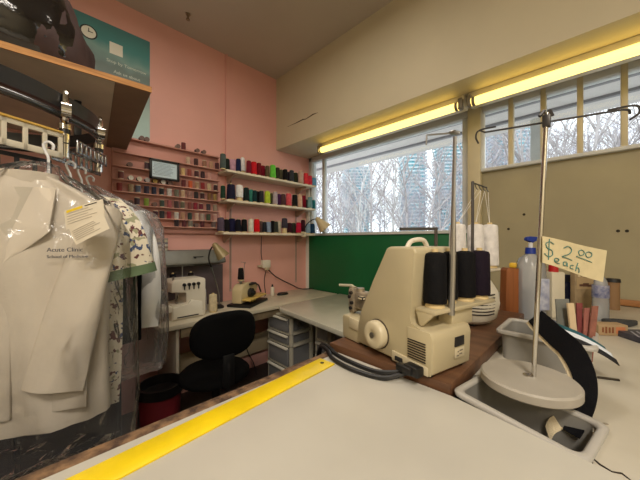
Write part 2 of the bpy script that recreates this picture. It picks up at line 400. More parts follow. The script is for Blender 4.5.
clearplas = clear('clear_drawer_plastic', (205, 205, 198), .06, .25, milky=.25)
frameplas = mat('drawer_frame_plastic', (196, 190, 172), .4)
def drawer_tower(x, y, D, W, hs, lab, stuff_cols):
    t = thing('drawer_tower', lab, 'drawers', (x, y, 0))
    H = hs[-1]; fr = MB()
    for sx, sy in ((.015, .015), (D - .015, .015), (.015, W - .015), (D - .015, W - .015)): fr.box((sx, sy, H / 2), (.03, .03, H), .004)
    for z in hs: fr.box((D / 2, W / 2, z - .008), (D, W, .016), .003)
    fr.box((D / 2, W / 2, .01), (D, W, .02), .003)
    fr.build('drawer_frame', frameplas, t)
    for i, (a, b) in enumerate(zip([.02] + hs[:-1], hs)):
        d = MB(); q = .034
        d.prism([(-.012, q), (-.012, W - q), (.004, W - q), (.004, q)], a + .012, b - .028, 'xy', .004)
        d.box((D / 2, q, (a + b) / 2 - .01), (D - .03, .004, b - a - .05)); d.box((D / 2, W - q, (a + b) / 2 - .01), (D - .03, .004, b - a - .05)); d.box((D / 2, W / 2, a + .012), (D - .03, W - .07, .006))
        dr = d.build('drawer', clearplas, t)
        MB().prism([(-.034, .03), (-.034, W - .03), (-.006, W - .03), (-.006, .03)], b - .034, b - .016, 'xy', .005).build('drawer_lip', mat('lip_plastic', (226, 222, 206), .35), dr)
        c = MB(); rr = random.Random(i + int(x * 100))
        for k in range(5): c.ball((.06 + rr.random() * (D - .12), .07 + rr.random() * (W - .14), a + .02 + (b - a) * .25), (.05, .05, (b - a) * .25), 8, 6)
        c.build('drawer_contents', mat('contents%d' % (i % 3), stuff_cols[i % 3], .9, var=.3, scale=20), dr)
drawer_tower(1.60, 1.97, .28, .36, [.04, .235, .435, .545, .70], 'clear plastic drawer tower under the corner of the desks', [(46, 44, 50), (120, 116, 112), (60, 52, 48)])
drawer_tower(1.70, 1.42, .30, .34, [.04, .235, .435, .545, .70], 'second clear drawer tower, under the window table', [(40, 40, 46), (90, 92, 96), (60, 62, 60)])

# office chair
blk = mat('black_fabric', (6, 6, 7), .9, bump=.1, bscale=200, spec=.15)
blkp = mat('black_plastic', (18, 18, 19), .45)
t = thing('office_chair', 'black armless office chair pushed up to the back desk', 'chair', (.87, 1.86, 0), R(-6))
def backf(u, v, y):
    a = 2 * PI * u; n = 2.6
    cx_, sx_ = math.cos(a), math.sin(a)
    return Vector((.218 * math.copysign(abs(cx_) ** (2 / n), cx_), y, .79 + .15 * math.copysign(abs(sx_) ** (2 / n), sx_)))
rings = []
for k, (sc, yy) in enumerate(((.80, -.028), (.95, -.02), (1, 0), (.96, .022), (.80, .034))):
    r = []
    for i in range(40):
        p = backf(i / 40, 0, 0); r.append(Vector((p.x * sc, -.16 + yy + .9 * (p.x * sc) ** 2, .79 + (p.z - .79) * sc)))
    rings.append(r)
MB().loft(rings).build('backrest', blk, t, angle=60)
MB().tube(crom([(0, -.165, .68), (0, -.185, .56), (0, -.15, .44), (0, 0, .42)], 6), .02, 8).box((0, -.187, .57), (.075, .02, .2), .006).build('back_bracket', blkp, t)
MB().lathe([(.0, 0), (.19, 0), (.235, .02), (.24, .045), (.215, .07), (.0, .078)], 32, (0, .07, .425), sy=.95).build('seat', blk, t, angle=60)
MB().cyl((0, .05, .1), (0, .05, .42), .028).cyl((0, .05, .1), (0, .05, .25), .036).build('gas_column', blkp, t)
for k in range(5):
    a = k * 2 * PI / 5 + .3; e = (.29 * math.cos(a), .05 + .29 * math.sin(a))
    MB().tube([(0, .05, .11), (e[0] * .6, .05 + (e[1] - .05) * .6, .1), (e[0], e[1], .075)], [.026, .02, .016], 8).build('base_arm', blkp, t)
    MB().cyl((e[0] - .018, e[1], .027), (e[0] + .018, e[1], .027), .027, n=14).cyl((e[0], e[1], .03), (e[0], e[1], .075), .008).build('caster', blkp, t)

# maroon bin with a black liner
t = thing('waste_bin', 'maroon waste bin with a black liner beside the chair', 'bin', (.565, 2.06, 0))
MB().lathe([(.10, 0), (.105, .004), (.128, .44), (.134, .445), (.128, .45), (.122, .44), (.1, .02), (0, .015)], 28).build('bin_body', mat('maroon_plastic', (120, 34, 42), .4), t)
MB().lathe([(.141, .40), (.139, .43), (.136, .456), (.122, .458), (.113, .40), (.1, .3), (0, .28)], 28).build('bin_liner', mat('liner_black', (16, 14, 15), .35, bump=.3, bscale=30), t)

# ------------------------------------------------------------------ cone shelves
shelfm = mat('shelf_board', (226, 214, 190), .5, var=.06)
SH = [(2.07, 1.245, 2.40), (1.786, 1.245, 2.40), (1.474, 1.215, 2.41)]
names = ['top', 'middle', 'lowest']
for k, (z, xa, xb) in enumerate(SH):
    t = thing('wall_shelf', f'{names[k]} cream wall shelf of thread cones', 'shelf', (xa, BY, z))
    L = xb - xa
    MB().box((L / 2, -.105, -.011), (L, .21, .022), .003).build('shelf_board', shelfm, t)
    for bx in (.10, L - .12):
        MB().prism([(-.004, -.022), (-.18, -.022), (-.18, -.034), (-.02, -.10), (-.004, -.10)], bx - .008, bx + .008, 'yz', .002).build('bracket', mat('bracket_paint', (176, 150, 132), .5), t)
for bx in (1.39, 2.27):
    st = MB().box((bx, BY - .002, 1.52), (.025, .004, 1.3), 0)
    st.box((bx, BY - .0045, 1.52), (.009, .003, 1.25), mi=1)
    tag(st.build('shelf_standard', [mat('standard_paint', (190, 160, 148), .5), mat('slot_dark', (150, 122, 112), .6)]), 'slotted shelf upright on the pink wall at the ' + ('left' if bx < 2 else 'right') + ' end of the cone shelves', 'shelf upright')

ordn = ['first', 'second', 'third', 'fourth', 'fifth', 'sixth', 'seventh', 'eighth', 'ninth', 'tenth', 'eleventh', 'twelfth', 'thirteenth', 'fourteenth', 'fifteenth', 'sixteenth', 'seventeenth', 'eighteenth', 'nineteenth', 'twentieth', 'twenty-first']
coreM = mat('cone_core', (214, 190, 140), .6)
def cone_parts(t, rgb, r, h, rtop=.72, tall_core=0):
    key = 'thread_%d_%d_%d' % rgb
    m = mat(key, rgb, .8, bump=.25, bscale=140, var=.12, scale=30, spec=.2)
    b = tall_core + .012
    MB().lathe([(.0, b), (r * .96, b), (r, b + .008), (r * (rtop + .1), h - .012), (r * rtop, h - .004), (r * .4, h)], 18).build('thread', m, t, angle=50)
    MB().lathe([(r * .82, 0), (r * .84, .004), (r * .60, b + .004), (r * .3, h - .01), (r * .27, h + .008), (r * .18, h + .008), (r * .16, h - .01)], 14).build('cone_core', coreM, t, angle=50)
rows = [
 [(223.0, 'grey green', (84, 96, 92), .15, 6), (227.2, 'very dark green', (38, 46, 40), .13, 5), (232.6, 'wide lilac pink', (206, 160, 180), .15, 8), (238.4, 'navy', (30, 36, 74), .135, 5), (242.6, 'white narrow topped', (236, 234, 236), .175, 6.5), (248.8, 'maroon', (122, 26, 46), .14, 5), (253.9, 'bright red', (206, 28, 38), .14, 6), (258.9, 'dark red', (112, 16, 26), .14, 5), (262.8, 'crimson', (138, 18, 42), .14, 5), (267.4, 'brown', (96, 82, 58), .13, 4.5), (272.8, 'lime green', (110, 208, 70), .15, 6), (277.6, 'dark olive', (52, 52, 34), .135, 4.5), (281.2, 'olive grey', (92, 90, 68), .14, 4.5), (285.2, 'black', (16, 15, 17), .135, 5), (288.2, 'dark plum', (46, 36, 48), .13, 4.5), (291.6, 'slate', (58, 62, 70), .14, 5), (295.6, 'dark moss', (50, 56, 38), .14, 5), (300.8, 'pinkish beige', (208, 174, 158), .155, 5.5), (306.0, 'coral red', (232, 62, 72), .145, 5), (310.0, 'pinkish red', (222, 60, 82), .125, 4.5), (314.0, 'light blue', (110, 170, 214), .11, 5)],
 [(223.0, 'dark green', (34, 62, 46), .13, 5), (231.0, 'large navy', (30, 28, 52), .155, 8.5), (239.4, 'white', (238, 236, 234), .16, 7.5), (246.2, 'blackish green', (18, 34, 34), .145, 6), (251.0, 'teal green', (62, 142, 126), .145, 5), (254.7, 'deep teal', (22, 58, 60), .13, 4.5), (257.6, 'black', (18, 17, 19), .135, 4.5), (261.4, 'charcoal', (48, 48, 54), .135, 5), (267.4, 'yellow green', (186, 208, 62), .14, 6), (271.8, 'olive', (84, 84, 56), .135, 4.5), (275.2, 'pale mauve', (186, 170, 180), .145, 5), (279.0, 'purple', (88, 46, 92), .14, 4.5), (283.2, 'brown plum', (88, 58, 60), .135, 5), (288.6, 'coral rose', (222, 88, 98), .15, 6), (294.8, 'black', (22, 24, 23), .145, 5.5), (299.6, 'peach', (224, 182, 156), .155, 5.5), (303.6, 'crimson', (132, 16, 40), .165, 5), (306.8, 'dark grey', (64, 66, 74), .13, 4.5), (309.9, 'pale teal', (124, 166, 172), .145, 5), (313.4, 'teal', (40, 122, 130), .125, 4.5)],
 [(220.8, 'plum grey', (88, 74, 90), .14, 7), (226.6, 'black', (18, 16, 20), .13, 6), (232.0, 'navy', (30, 30, 66), .145, 7), (238.2, 'blue black', (16, 16, 28), .13, 6), (244.2, 'black', (14, 14, 17), .135, 6), (250.8, 'cream white', (226, 222, 206), .14, 5.5), (256.8, 'bright red', (214, 18, 28), .145, 6), (260.8, 'brown', (98, 76, 70), .13, 4.5), (264.6, 'dark slate', (34, 38, 46), .12, 4.5), (268.2, 'light blue grey', (146, 164, 190), .125, 6), (272.8, 'black', (16, 16, 18), .145, 5), (276.0, 'dark grey green', (56, 60, 52), .13, 4.5), (279.2, 'cream', (214, 204, 182), .14, 4.5), (284.6, 'charcoal raised', (66, 62, 74), .175, 6), (289.6, 'dark maroon', (56, 22, 34), .125, 5), (293.6, 'dark olive', (56, 54, 44), .13, 5), (298.6, 'crimson', (196, 28, 66), .135, 5.5), (303.0, 'blackish red', (58, 12, 24), .17, 4.5), (308.0, 'light blue', (146, 176, 200), .13, 5), (312.4, 'navy teal', (26, 62, 92), .13, 5)]]
for k, row in enumerate(rows):
    z = SH[k][0]; prev = []
    for i, (px, cname, rgb, h, wp) in enumerate(row):
        best = None
        for Y in (2.535, 2.595, 2.65):
            x = xw(px, Y); r = min(.5 * wp / 280 * (x + Y) / math.sqrt(2), .045) * 1.03; r = max(r, .021)
            ok = all((x - a) ** 2 + (Y - b) ** 2 > (r + c) ** 2 * 1.02 for a, b, c in prev) and Y + r < BY - .004
            if ok: best = (x, Y, r); break
        if best is None: best = (x, 2.65, .02)
        x, Y, r = best; prev.append(best)
        t = thing('thread_cone', f'{cname} thread cone, {ordn[i]} from the left on the {names[k]} cone shelf', 'thread cone', (x, Y, z), 0, f'thread cones on the {names[k]} shelf')
        cone_parts(t, rgb, r, h, .5 if 'narrow' in cname else .78, .05 if 'raised' in cname else (.024 if cname in ('white', 'white narrow topped') else 0))

# ------------------------------------------------------------------ spool rack on the wall
rackm = wood('rack_wood', (186, 134, 118), (208, 156, 140), (3, 20, 40), .6)
RYF = 2.665                                   # face of the rack
def zr(px, py): x = xw(px, RYF - .03); return zw(py, x, RYF - .03)
LEDGE = [zr(193, 152), zr(200, 166.4), zr(200, 178), zr(200, 189.2), zr(200, 199.2), zr(200, 210), zr(200, 220.3), zr(190, 227)]
rx0, rx1 = xw(112, RYF), xw(218, RYF)
rk = thing('thread_rack', 'pink wooden rack of spool ledges on the back wall', 'thread rack', (rx0, BY - .001, LEDGE[-1] - .06))
zb = LEDGE[-1] - .06
MB().box(((rx1 - rx0) / 2, -.017, (LEDGE[0] - zb) / 2 + .01), (rx1 - rx0, .034, LEDGE[0] - zb + .02), .003).build('backboard', mat('rack_pink', (206, 148, 134), .65, var=.12, scale=3), rk)
for z in LEDGE:
    MB().box(((rx1 - rx0) / 2, -.059, z - zb - .004), (rx1 - rx0, .046, .008), .002).build('ledge', rackm, rk)
spools = [
 [(141.5, 'r', 'dark', (60, 40, 40)), (146.5, 'r', 'dark brown', (70, 40, 34)), (177.7, 'r', 'pale', (190, 178, 160)), (183.5, 'v', 'slim dark red', (110, 40, 40)), (197, 'r', 'dark maroon', (62, 26, 34)), (203.5, 'r', 'dark', (58, 34, 38))],
 [(188, 'v', 'pale cream', (206, 176, 150)), (196, 'v', 'dark brown', (64, 24, 18)), (204.5, 'v', 'light brown', (160, 112, 86)), (211, 'v', 'tan', (196, 152, 120)), (217, 'v', 'dark red', (78, 24, 30))],
 [(129.5, 'r', 'black', (40, 30, 34)), (147, 'v', 'dark mauve', (80, 56, 64)), (183, 'v', 'cream yellow', (214, 178, 120)), (189.5, 'v', 'brick', (150, 66, 54)), (196.5, 'v', 'dark maroon', (70, 26, 30)), (202.7, 'v', 'blackish red', (56, 20, 26)), (209, 'v', 'pinkish', (206, 150, 136))],
 [(121, 'v', 'faded red', (120, 60, 56)), (130.5, 'R', 'white ended', (226, 222, 210)), (139, 'R', 'pale cream ended', (222, 212, 190)), (147, 'R', 'grey ended', (180, 172, 168)), (154.5, 'R', 'mustard ended', (176, 142, 70)), (162.8, 'R', 'white ringed', (220, 214, 204)), (169.5, 'r', 'charcoal', (52, 48, 50)), (183.5, 'v', 'dark red', (104, 34, 34)), (190.4, 'v', 'orange', (206, 92, 44)), (197, 'v', 'light brown', (176, 138, 104)), (202.8, 'v', 'red', (140, 26, 30)), (209.2, 'v', 'cream', (204, 180, 142)), (215.6, 'v', 'blackish red', (58, 22, 26))],
 [(119.5, 'v', 'rust', (136, 46, 38)), (131, 'v', 'tan', (168, 142, 112)), (138, 'v', 'blue grey', (92, 98, 118)), (146.5, 'v', 'navy', (48, 36, 58)), (154, 'v', 'dark navy', (30, 32, 58)), (161.6, 'v', 'black', (24, 24, 28)), (169.2, 'v', 'white with black top', (210, 204, 196)), (176.6, 'v', 'grey green', (122, 116, 98)), (182.8, 'v', 'light tan', (200, 164, 130)), (189.6, 'v', 'slim mauve', (164, 120, 108)), (196.2, 'v', 'black', (30, 18, 20)), (202.4, 'v', 'dark red', (66, 22, 24)), (209.4, 'v', 'golden brown', (128, 88, 46)), (214.8, 'v', 'ochre', (166, 134, 70))],
 [(130.2, 'r', 'black', (36, 28, 30)), (137, 'v', 'dark plum', (66, 44, 52)), (146.4, 'v', 'lime green', (136, 160, 54)), (154.2, 'r', 'red', (150, 40, 50)), (162, 'v', 'bottle green', (52, 66, 54)), (169.5, 'v', 'rose', (170, 88, 88)), (176.6, 'v', 'dark brown', (72, 48, 42)), (182.6, 'v', 'olive brown', (104, 96, 74)), (189.8, 'v', 'red brown', (130, 64, 56)), (195.4, 'v', 'crimson', (140, 18, 42)), (201, 'v', 'dark crimson', (110, 14, 38)), (208.4, 'v', 'dark grey', (58, 48, 54)), (215, 'v', 'grey tan', (152, 134, 112))],
 [(155.5, 'v', 'dark maroon', (70, 24, 40)), (162, 'v', 'black', (34, 30, 34)), (169, 'v', 'crimson', (150, 26, 46)), (176.4, 'v', 'white and black', (200, 192, 184)), (182.8, 'v', 'tan', (178, 134, 104)), (189.8, 'v', 'forest green', (26, 50, 38)), (196.8, 'v', 'beige', (206, 170, 146)), (202.4, 'v', 'pale grey', (176, 156, 142)), (208.4, 'v', 'dark green', (54, 70, 46)), (215, 'v', 'blush', (198, 146, 134))],
 [(176.5, 'v', 'black', (36, 18, 22)), (184, 'v', 'dark red', (88, 24, 28)), (190.4, 'v', 'grey green', (128, 120, 104)), (196, 'r', 'dark plum', (70, 50, 56)), (202.4, 'v', 'maroon', (84, 22, 30)), (213.5, 'v', 'grey brown', (110, 90, 84))]]
flange = mat('spool_flange', (206, 190, 164), .5)
for k, row in enumerate(spools):
    z = LEDGE[k]; Y = RYF - .03
    for i, (px, kind, cname, rgb) in enumerate(row):
        x = xw(px, Y); m = mat('thread_%d_%d_%d' % rgb, rgb, .75, bump=.25, bscale=140, var=.12, scale=30, sheen=.2)
        r = .019; t = thing('thread_spool', f'{cname} thread spool, {ordn[i]} from left on rack ledge {k + 1} from top', 'thread spool', (x, Y, z), 0, 'small spools on the wall rack')
        if kind == 'v':
            hh = .062; MB().lathe([(r * .5, .005), (r * .98, .0055), (r, hh * .5), (r * .98, hh - .0055), (r * .5, hh - .005)], 12).build('thread', m, t, angle=50)
            MB().lathe([(r * .98, 0), (r * .98, .005), (r * .4, .006), (r * .4, hh - .006), (r * .98, hh - .005), (r * .98, hh), (.004, hh), (.004, 0)], 12).build('spool_core', flange if (i + k) % 3 == 0 and 'slim' not in cname else m, t)
        else:
            r = .0185; yy = -.028
            MB().lathe([(r * .4, -.016), (r * .9, -.016), (r * .9, .016), (r * .4, .016)], 14, (0, 0, r), axis=(0, 1, 0)).build('thread', m if kind == 'r' else mat('spool_dark', (50, 44, 46), .6), t)
            MB().lathe([(.004, -.02), (r, -.02), (r, -.016), (r * .4, -.016), (r * .4, .016), (r, .016), (r, .02), (.004, .02)], 14, (0, 0, r), axis=(0, 1, 0)).build('spool_core', m if kind == 'R' else mat('flange_brown', (110, 84, 76), .5), t)
# framed notice on the rack
nx0, nx1 = xw(149.4, 2.6), xw(179.2, 2.6); nz0, nz1 = zw(178, nx0, 2.6), zw(157.6, nx0, 2.6)
t = thing('framed_notice', 'black framed typed notice hung on the thread rack', 'picture frame', ((nx0 + nx1) / 2, 2.6, nz0))
W, H = nx1 - nx0, nz1 - nz0; fr = MB()
for c, d in (((0, 0, .009), (W, .02, .018)), ((0, 0, H - .009), (W, .02, .018)), ((-W / 2 + .009, 0, H / 2), (.018, .02, H)), ((W / 2 - .009, 0, H / 2), (.018, .02, H))): fr.box(c, d, .003)
fr.build('frame', blkp, t)
pg = MB().box((0, .004, H / 2), (W - .03, .006, H - .03)).build('page', mat('notice_paper', (196, 214, 222), .5), t)
ln = MB(); rr = random.Random(2)
for i in range(9): ln.box((-.0 - (.02 * rr.random()), .0005, H - .035 - i * (H - .07) / 8.5), (W * (.72 - .2 * rr.random()), .001, .004))
ln.build('typed_lines', mat('notice_ink', (140, 156, 166), .6), pg)
MB().box((0, .02, H / 2), (W * .5, .03, H * .5)).build('backing', blkp, t)

# poster
px0, px1 = .06, xw(149.6, BY); pz1 = zw(42.5, px1, BY); pz0 = pz1 - .88
t = thing('poster', 'teal seaside style poster high on the pink wall behind the bag', 'poster', ((px0 + px1) / 2, BY, pz0))
W, H = px1 - px0, .88
pm = bpy.data.materials.new('poster_print'); pm.use_nodes = True; nt = pm.node_tree; bs = nt.nodes['Principled BSDF']; bs.inputs['Roughness'].default_value = .35
tc = nt.nodes.new('ShaderNodeTexCoord'); sp = nt.nodes.new('ShaderNodeSeparateXYZ'); rp = nt.nodes.new('ShaderNodeValToRGB')
nz = nt.nodes.new('ShaderNodeTexNoise'); nz.inputs['Scale'].default_value = 4; mth = nt.nodes.new('ShaderNodeMath'); mth.operation = 'MULTIPLY_ADD'; mth.inputs[1].default_value = .25
nt.links.new(tc.outputs['Object'], sp.inputs[0]); nt.links.new(tc.outputs['Object'], nz.inputs['Vector'])
nt.links.new(nz.outputs['Fac'], mth.inputs[0]); nt.links.new(sp.outputs['Z'], mth.inputs[2]); nt.links.new(mth.outputs[0], rp.inputs[0]); nt.links.new(rp.outputs[0], bs.inputs['Base Color'])
els = rp.color_ramp.elements; els[0].position = 0; els[0].color = col((214, 222, 212)); els[1].position = 1; els[1].color = col((78, 132, 134))
for pos, c in ((.22, (176, 204, 200)), (.42, (150, 172, 164)), (.55, (98, 116, 110)), (.70, (104, 124, 118)), (.78, (128, 162, 158)), (.86, (76, 142, 142))):
    e = els.new(pos); e.color = col(c)
ps = MB().box((0, -.004, H / 2), (W, .008, H)).build('poster_sheet', pm, t)
cm = mat('poster_white', (236, 234, 220), .5); ck = mat('poster_dark', (40, 44, 44), .5)
def on_wall(px, py): x = xw(px, BY) - (px0 + px1) / 2; return x, zw(py, xw(px, BY), BY) - pz0
cxp, czp = on_wall(88.5, 32.5)
MB().cyl((cxp, -.0085, czp), (cxp, -.0095, czp), .052, n=24, mi=1).cyl((cxp, -.0095, czp), (cxp, -.0105, czp), .043, n=24).box((cxp + .01, -.011, czp + .004), (.03, .001, .005), mi=1).box((cxp, -.011, czp + .014), (.005, .001, .03), mi=1).build('printed_clock', [cm, ck], ps)
sxp, szp = on_wall(116, 50); MB().box((sxp, -.0087, szp), (.085, .0012, .09)).build('printed_square', cm, ps)
for i, tx in enumerate(('Stop by Tomorrow', 'Ask us about', 'Our Services')):
    xx, zz = on_wall(127, 67.5 + 9 * i)
    lettering(tx, .034, mat('poster_text', (214, 222, 210), .5), ps, Matrix.Translation((xx, -.0088, zz - .01)) @ Matrix.Rotation(R(90), 4, 'X'), 'printed_line', align='CENTER')

# ceiling sprinkler
sx_, sy_ = None, None
fw = (CEIL - EYE) * 280 / (240 - 14); u = (188 - 320) / 280
t = thing('sprinkler', 'small brass sprinkler head on the ceiling', 'sprinkler', (fw * (1 + u) / math.sqrt(2), fw * (1 - u) / math.sqrt(2), CEIL))
MB().cyl((0, 0, 0), (0, 0, -.006), .02, n=14).build('escutcheon', mat('brass', (150, 140, 120), .35, .8), t)
MB().cyl((0, 0, -.005), (0, 0, -.04), .007).cyl((0, 0, -.045), (0, 0, -.05), .016, n=12).cyl((0, 0, -.04), (0, 0, -.046), .005).build('nozzle', mat('brass', (0, 0, 0)), t)

# ------------------------------------------------------------------ things on the back desk
off = mat('offwhite_plastic', (222, 214, 196), .4)
dark = mat('dark_part', (28, 26, 27), .5)
steel = mat('brushed_steel', (170, 168, 164), .3, .9)
chrome = mat('chrome', (210, 208, 204), .12, 1)
greym = mat('grey_metal_paint', (122, 122, 114), .45, .2, var=.15, scale=6)
t = thing('wall_cabinet', 'grey metal wall box with a drop front above the small serger', 'wall box', (.66, BY - .001, 1.16))
MB().prism([(0, 0), (-.02, 0), (-.205, .03), (-.205, .045), (-.15, .15), (0, .15)], 0, .58, 'yz', .004).build('box_body', greym, t)
MB().box((.33, -.185, .092), (.09, .006, .006), .002).cyl((.30, -.185, .09), (.30, -.198, .085), .008).build('latch', dark, t)
t = tag(MB().box((0, -.009, .19), (.80, .018, .38), .002).build('back_board', mat('mauve_grey_board', (104, 90, 94), .6, var=.1), None, (.90, BY - .001, DZ)), 'dark mauve board standing against the wall behind the small serger', 'board')
# pile of ribbon rolls on the wall box
for i, c in enumerate(((206, 196, 176), (150, 128, 110), (214, 206, 190), (126, 120, 128), (198, 190, 160), (170, 150, 140))):
    rb = MB().lathe([(.012, 0), (.04, 0), (.041, .003), (.041, .014), (.04, .017), (.012, .017)], 20).build('ribbon_roll', mat('ribbon_%d' % i, c, .7, var=.1, scale=60), None, (.735, BY - .075 + .002 * (i % 2), 1.3115 + .0175 * i))
    tag(rb, ('lowest', 'second lowest', 'third lowest', 'third from top', 'second from top', 'topmost')[i] + ' roll of ribbon piled on the grey wall box', 'ribbon roll', 'ribbon rolls piled on the wall box')

def desk_serger():
    t = thing('serger', 'small white serger with four black dials on the back desk', 'sewing machine', (.83, 2.385, DZ))
    b = MB()   # body seen from its front (facing -y)
    b.prism([(-.125, .01), (.135, .01), (.135, .30), (.12, .312), (-.10, .312), (-.125, .29), (-.125, .215), (-.01, .215), (-.01, .125), (-.125, .125)], -.09, .10, 'xz', .008)
    b.box((0, 0, .006), (.25, .18, .012), .002)
    b.build('body', off, t)
    MB().prism([(-.118, .014), (.11, .014), (.10, .125), (.01, .15), (-.005, .115), (-.118, .105)], -.105, -.092, 'xz', .004).build('looper_cover', mat('offwhite_panel', (232, 226, 210), .35), t)
    MB().box((-.165, -.03, .095), (.085, .15, .05), .012).build('fabric_tray', off, t)
    MB().cyl((-.08, -.05, .215), (-.08, -.05, .15), .006).box((-.08, -.055, .135), (.02, .04, .006), .002).cyl((-.10, -.05, .30), (-.10, -.05, .335), .008).build('presser_foot', steel, t)
    for i in range(4):
        MB().cyl((-.035 + i * .036, -.088, .27), (-.035 + i * .036, -.104, .27), .013, n=14).box((-.035 + i * .036, -.1, .246), (.006, .01, .03)).build('tension_dial', dark, t)
    MB().cyl((.134, 0, .16), (.158, 0, .16), .042, .038, n=20).build('handwheel', off, t)
    MB().cyl((.10, -.088, .055), (.10, -.094, .055), .011, n=12).box((-.01, -.106, .025), (.16, .004, .008)).build('switch', dark, t)
    st = MB(); st.box((0, .14, .20), (.30, .08, .014), .004); st.box((0, .105, .18), (.06, .03, .04), .003); st.cyl((.03, .14, .2), (.03, .14, .40), .005)
    st.tube([(-.12, .14, .40), (.13, .14, .40)], .004, 6); st.build('thread_stand', steel, t)
    for i, (xx, cn, rgb) in enumerate(((-.11, 'dark green', (24, 36, 34)), (-.045, 'black', (20, 20, 26)), (.10, 'brown black', (34, 26, 24)))):
        q = thing('thread_cone', f'{cn} cone on the stand of the small white serger', 'thread cone', (.83 + xx, 2.385 + .14, DZ + .2075), 0, 'cones on the small serger')
        cone_parts(q, rgb, .028, .13, .75)
desk_serger()
q = thing('thread_cone', 'cream thread cone standing on the back desk beside the small serger', 'thread cone', (1.055, 2.36, DZ)); cone_parts(q, (216, 200, 164), .036, .155, .8)
q = thing('thread_spool', 'white cone shaped spool hooked at the right side of the small serger', 'thread spool', (1.005, 2.43, DZ)); cone_parts(q, (214, 210, 212), .026, .20, .6)

# lamp with olive shade
def shade_lamp(t, base, pts_dark, pts_rod, tip, aim, L, r0, r1, m):
    tip = Vector(tip); aim = Vector(aim).normalized()
    MB().lathe([(.012, -.02), (r0, 0), (r0 * 1.15, .02), (r1, L), (r1 * .95, L), (r0, .022), (.01, .005)], 24, tip, axis=aim).build('lamp_shade', m, t)
    MB().ball(tip + aim * (L * .62), r0 * .8, 12, 8).build('bulb', mat('bulb_glass', (236, 232, 220), .2), t)
    if pts_rod: MB().tube(crom(pts_rod, 5), .006, 8).build('lower_arm', steel, t)
    MB().tube(crom(pts_dark, 6), .0065, 8).build('upper_arm', blkp, t)
olive = mat('olive_enamel', (146, 130, 92), .35, .2)
t = thing('desk_lamp', 'olive metal desk lamp on a bent arm above the back desk', 'desk lamp', (1.16, 2.47, DZ))
MB().lathe([(0, 0), (.045, 0), (.045, .012), (.02, .03), (.0, .03)], 20).build('clamp_base', blkp, t)
shade_lamp(t, None, [(-.085, -.03, .38), (-.115, -.045, .46), (-.10, -.06, .545), (-.07, -.075, .575)], [(0, 0, .02), (.0, -.0, .12), (-.04, -.01, .26), (-.085, -.03, .38)], (-.075, -.08, .575), (.45, -.25, -.75), .13, .026, .06, olive)
# lamp clamped at the end of the lowest shelf
beige = mat('beige_enamel', (198, 180, 140), .4)
lx, lz = xw(304, 2.46), 1.474
t = thing('desk_lamp', 'beige shaded clamp lamp at the right end of the lowest cone shelf', 'desk lamp', (lx, 2.462, lz))
MB().box((0, .012, .012), (.03, .05, .024), .004).box((0, .006, -.03), (.03, .05, .016), .004).box((0, -.022, -.008), (.03, .012, .05), .003).build('clamp_base', mat('clamp_cream', (222, 210, 180), .4), t)
shade_lamp(t, None, [(0, -.015, .02), (0.0, -.02, .07), (.03, -.04, .125), (.09, -.06, .168), (.128, -.08, .176)], None, (.138, -.085, .178), (.42, -.30, -.62), .15, .03, .082, beige)

# blind stitch machine
t = thing('blind_stitch_machine', 'cream blind stitch machine on a black base with a yellow plate', 'sewing machine', (1.44, 2.43, DZ), R(31))
MB().box((0, 0, .0125), (.38, .24, .025), .008).build('base', blkp, t)
MB().prism([(-.15, -.10), (.20, -.10), (.225, -.02), (.19, .05), (-.15, .03)], .055, .07, 'xy', .004).box((0, -.03, .04), (.08, .06, .032)).build('work_plate', mat('yellow_plate', (206, 176, 96), .4), t)
MB().prism([(-.17, .03), (-.06, .03), (-.06, .09), (.13, .10), (.17, .14), (.14, .19), (-.04, .205), (-.12, .20), (-.17, .16)], -.02, .08, 'xz', .012).build('body', mat('cream_enamel', (206, 188, 146), .4), t)
MB().cyl((-.01, -.05, .11), (-.01, -.02, .11), .045, n=20).cyl((-.01, -.075, .11), (-.01, -.05, .11), .02).build('handwheel', dark, t)
MB().box((.03, -.02, .19), (.11, .05, .02), .006).tube([(.09, -.02, .19), (.14, -.04, .16), (.15, -.06, .09)], .008, 8).build('stitch_arm', dark, t)
MB().cyl((-.09, .03, .2), (-.09, .03, .235), .012).lathe([(.03, 0), (.034, .005), (.03, .006)], 16, (-.09, .03, .23)).tube([(.02, .06, .2), (.03, .06, .38), (.0, .03, .40), (-.08, .03, .41)], .003, 6).build('thread_stand', steel, t)
M31 = Matrix.Translation((1.44, 2.43, DZ)) @ Matrix.Rotation(R(31), 4, 'Z'); pp = M31 @ Vector((-.09, .03, .236))
q = thing('thread_cone', 'black thread cone on top of the blind stitch machine', 'thread cone', pp); cone_parts(q, (20, 17, 18), .03, .12, .7)
# oil bottle, dark case, wall socket with cables
t = thing('oil_bottle', 'small white oil bottle with a black cap on the back desk', 'bottle', (1.83, 2.58, DZ))
MB().lathe([(0, 0), (.02, 0), (.022, .004), (.022, .085), (.012, .10), (0, .10)], 16).build('bottle_body', off, t)
MB().lathe([(0, .099), (.012, .099), (.008, .125), (0, .127)], 12).build('bottle_cap', blkp, t)
tag(MB().lathe([(0, 0), (.07, .0), (.075, .008), (.06, .022), (0, .026)], 24, sy=.6).build('pedal_case', blkp, None, (1.95, 2.55, DZ)), 'flat black oval case on the desk beside the oil bottle', 'case')
t = thing('wall_socket', 'cream socket box with plugs on the pink wall below the shelves', 'socket', (xw(264, BY), BY - .001, 1.10))
MB().box((0, -.03, .03), (.10, .06, .085), .006).build('socket_box', off, t)
MB().box((-.075, -.03, .01), (.05, .03, .022), .004).box((.0, -.055, -.022), (.05, .03, .03), .004).build('plug', mat('plug_cream', (196, 180, 150), .45), t)
cab = MB(); X0 = xw(264, BY)
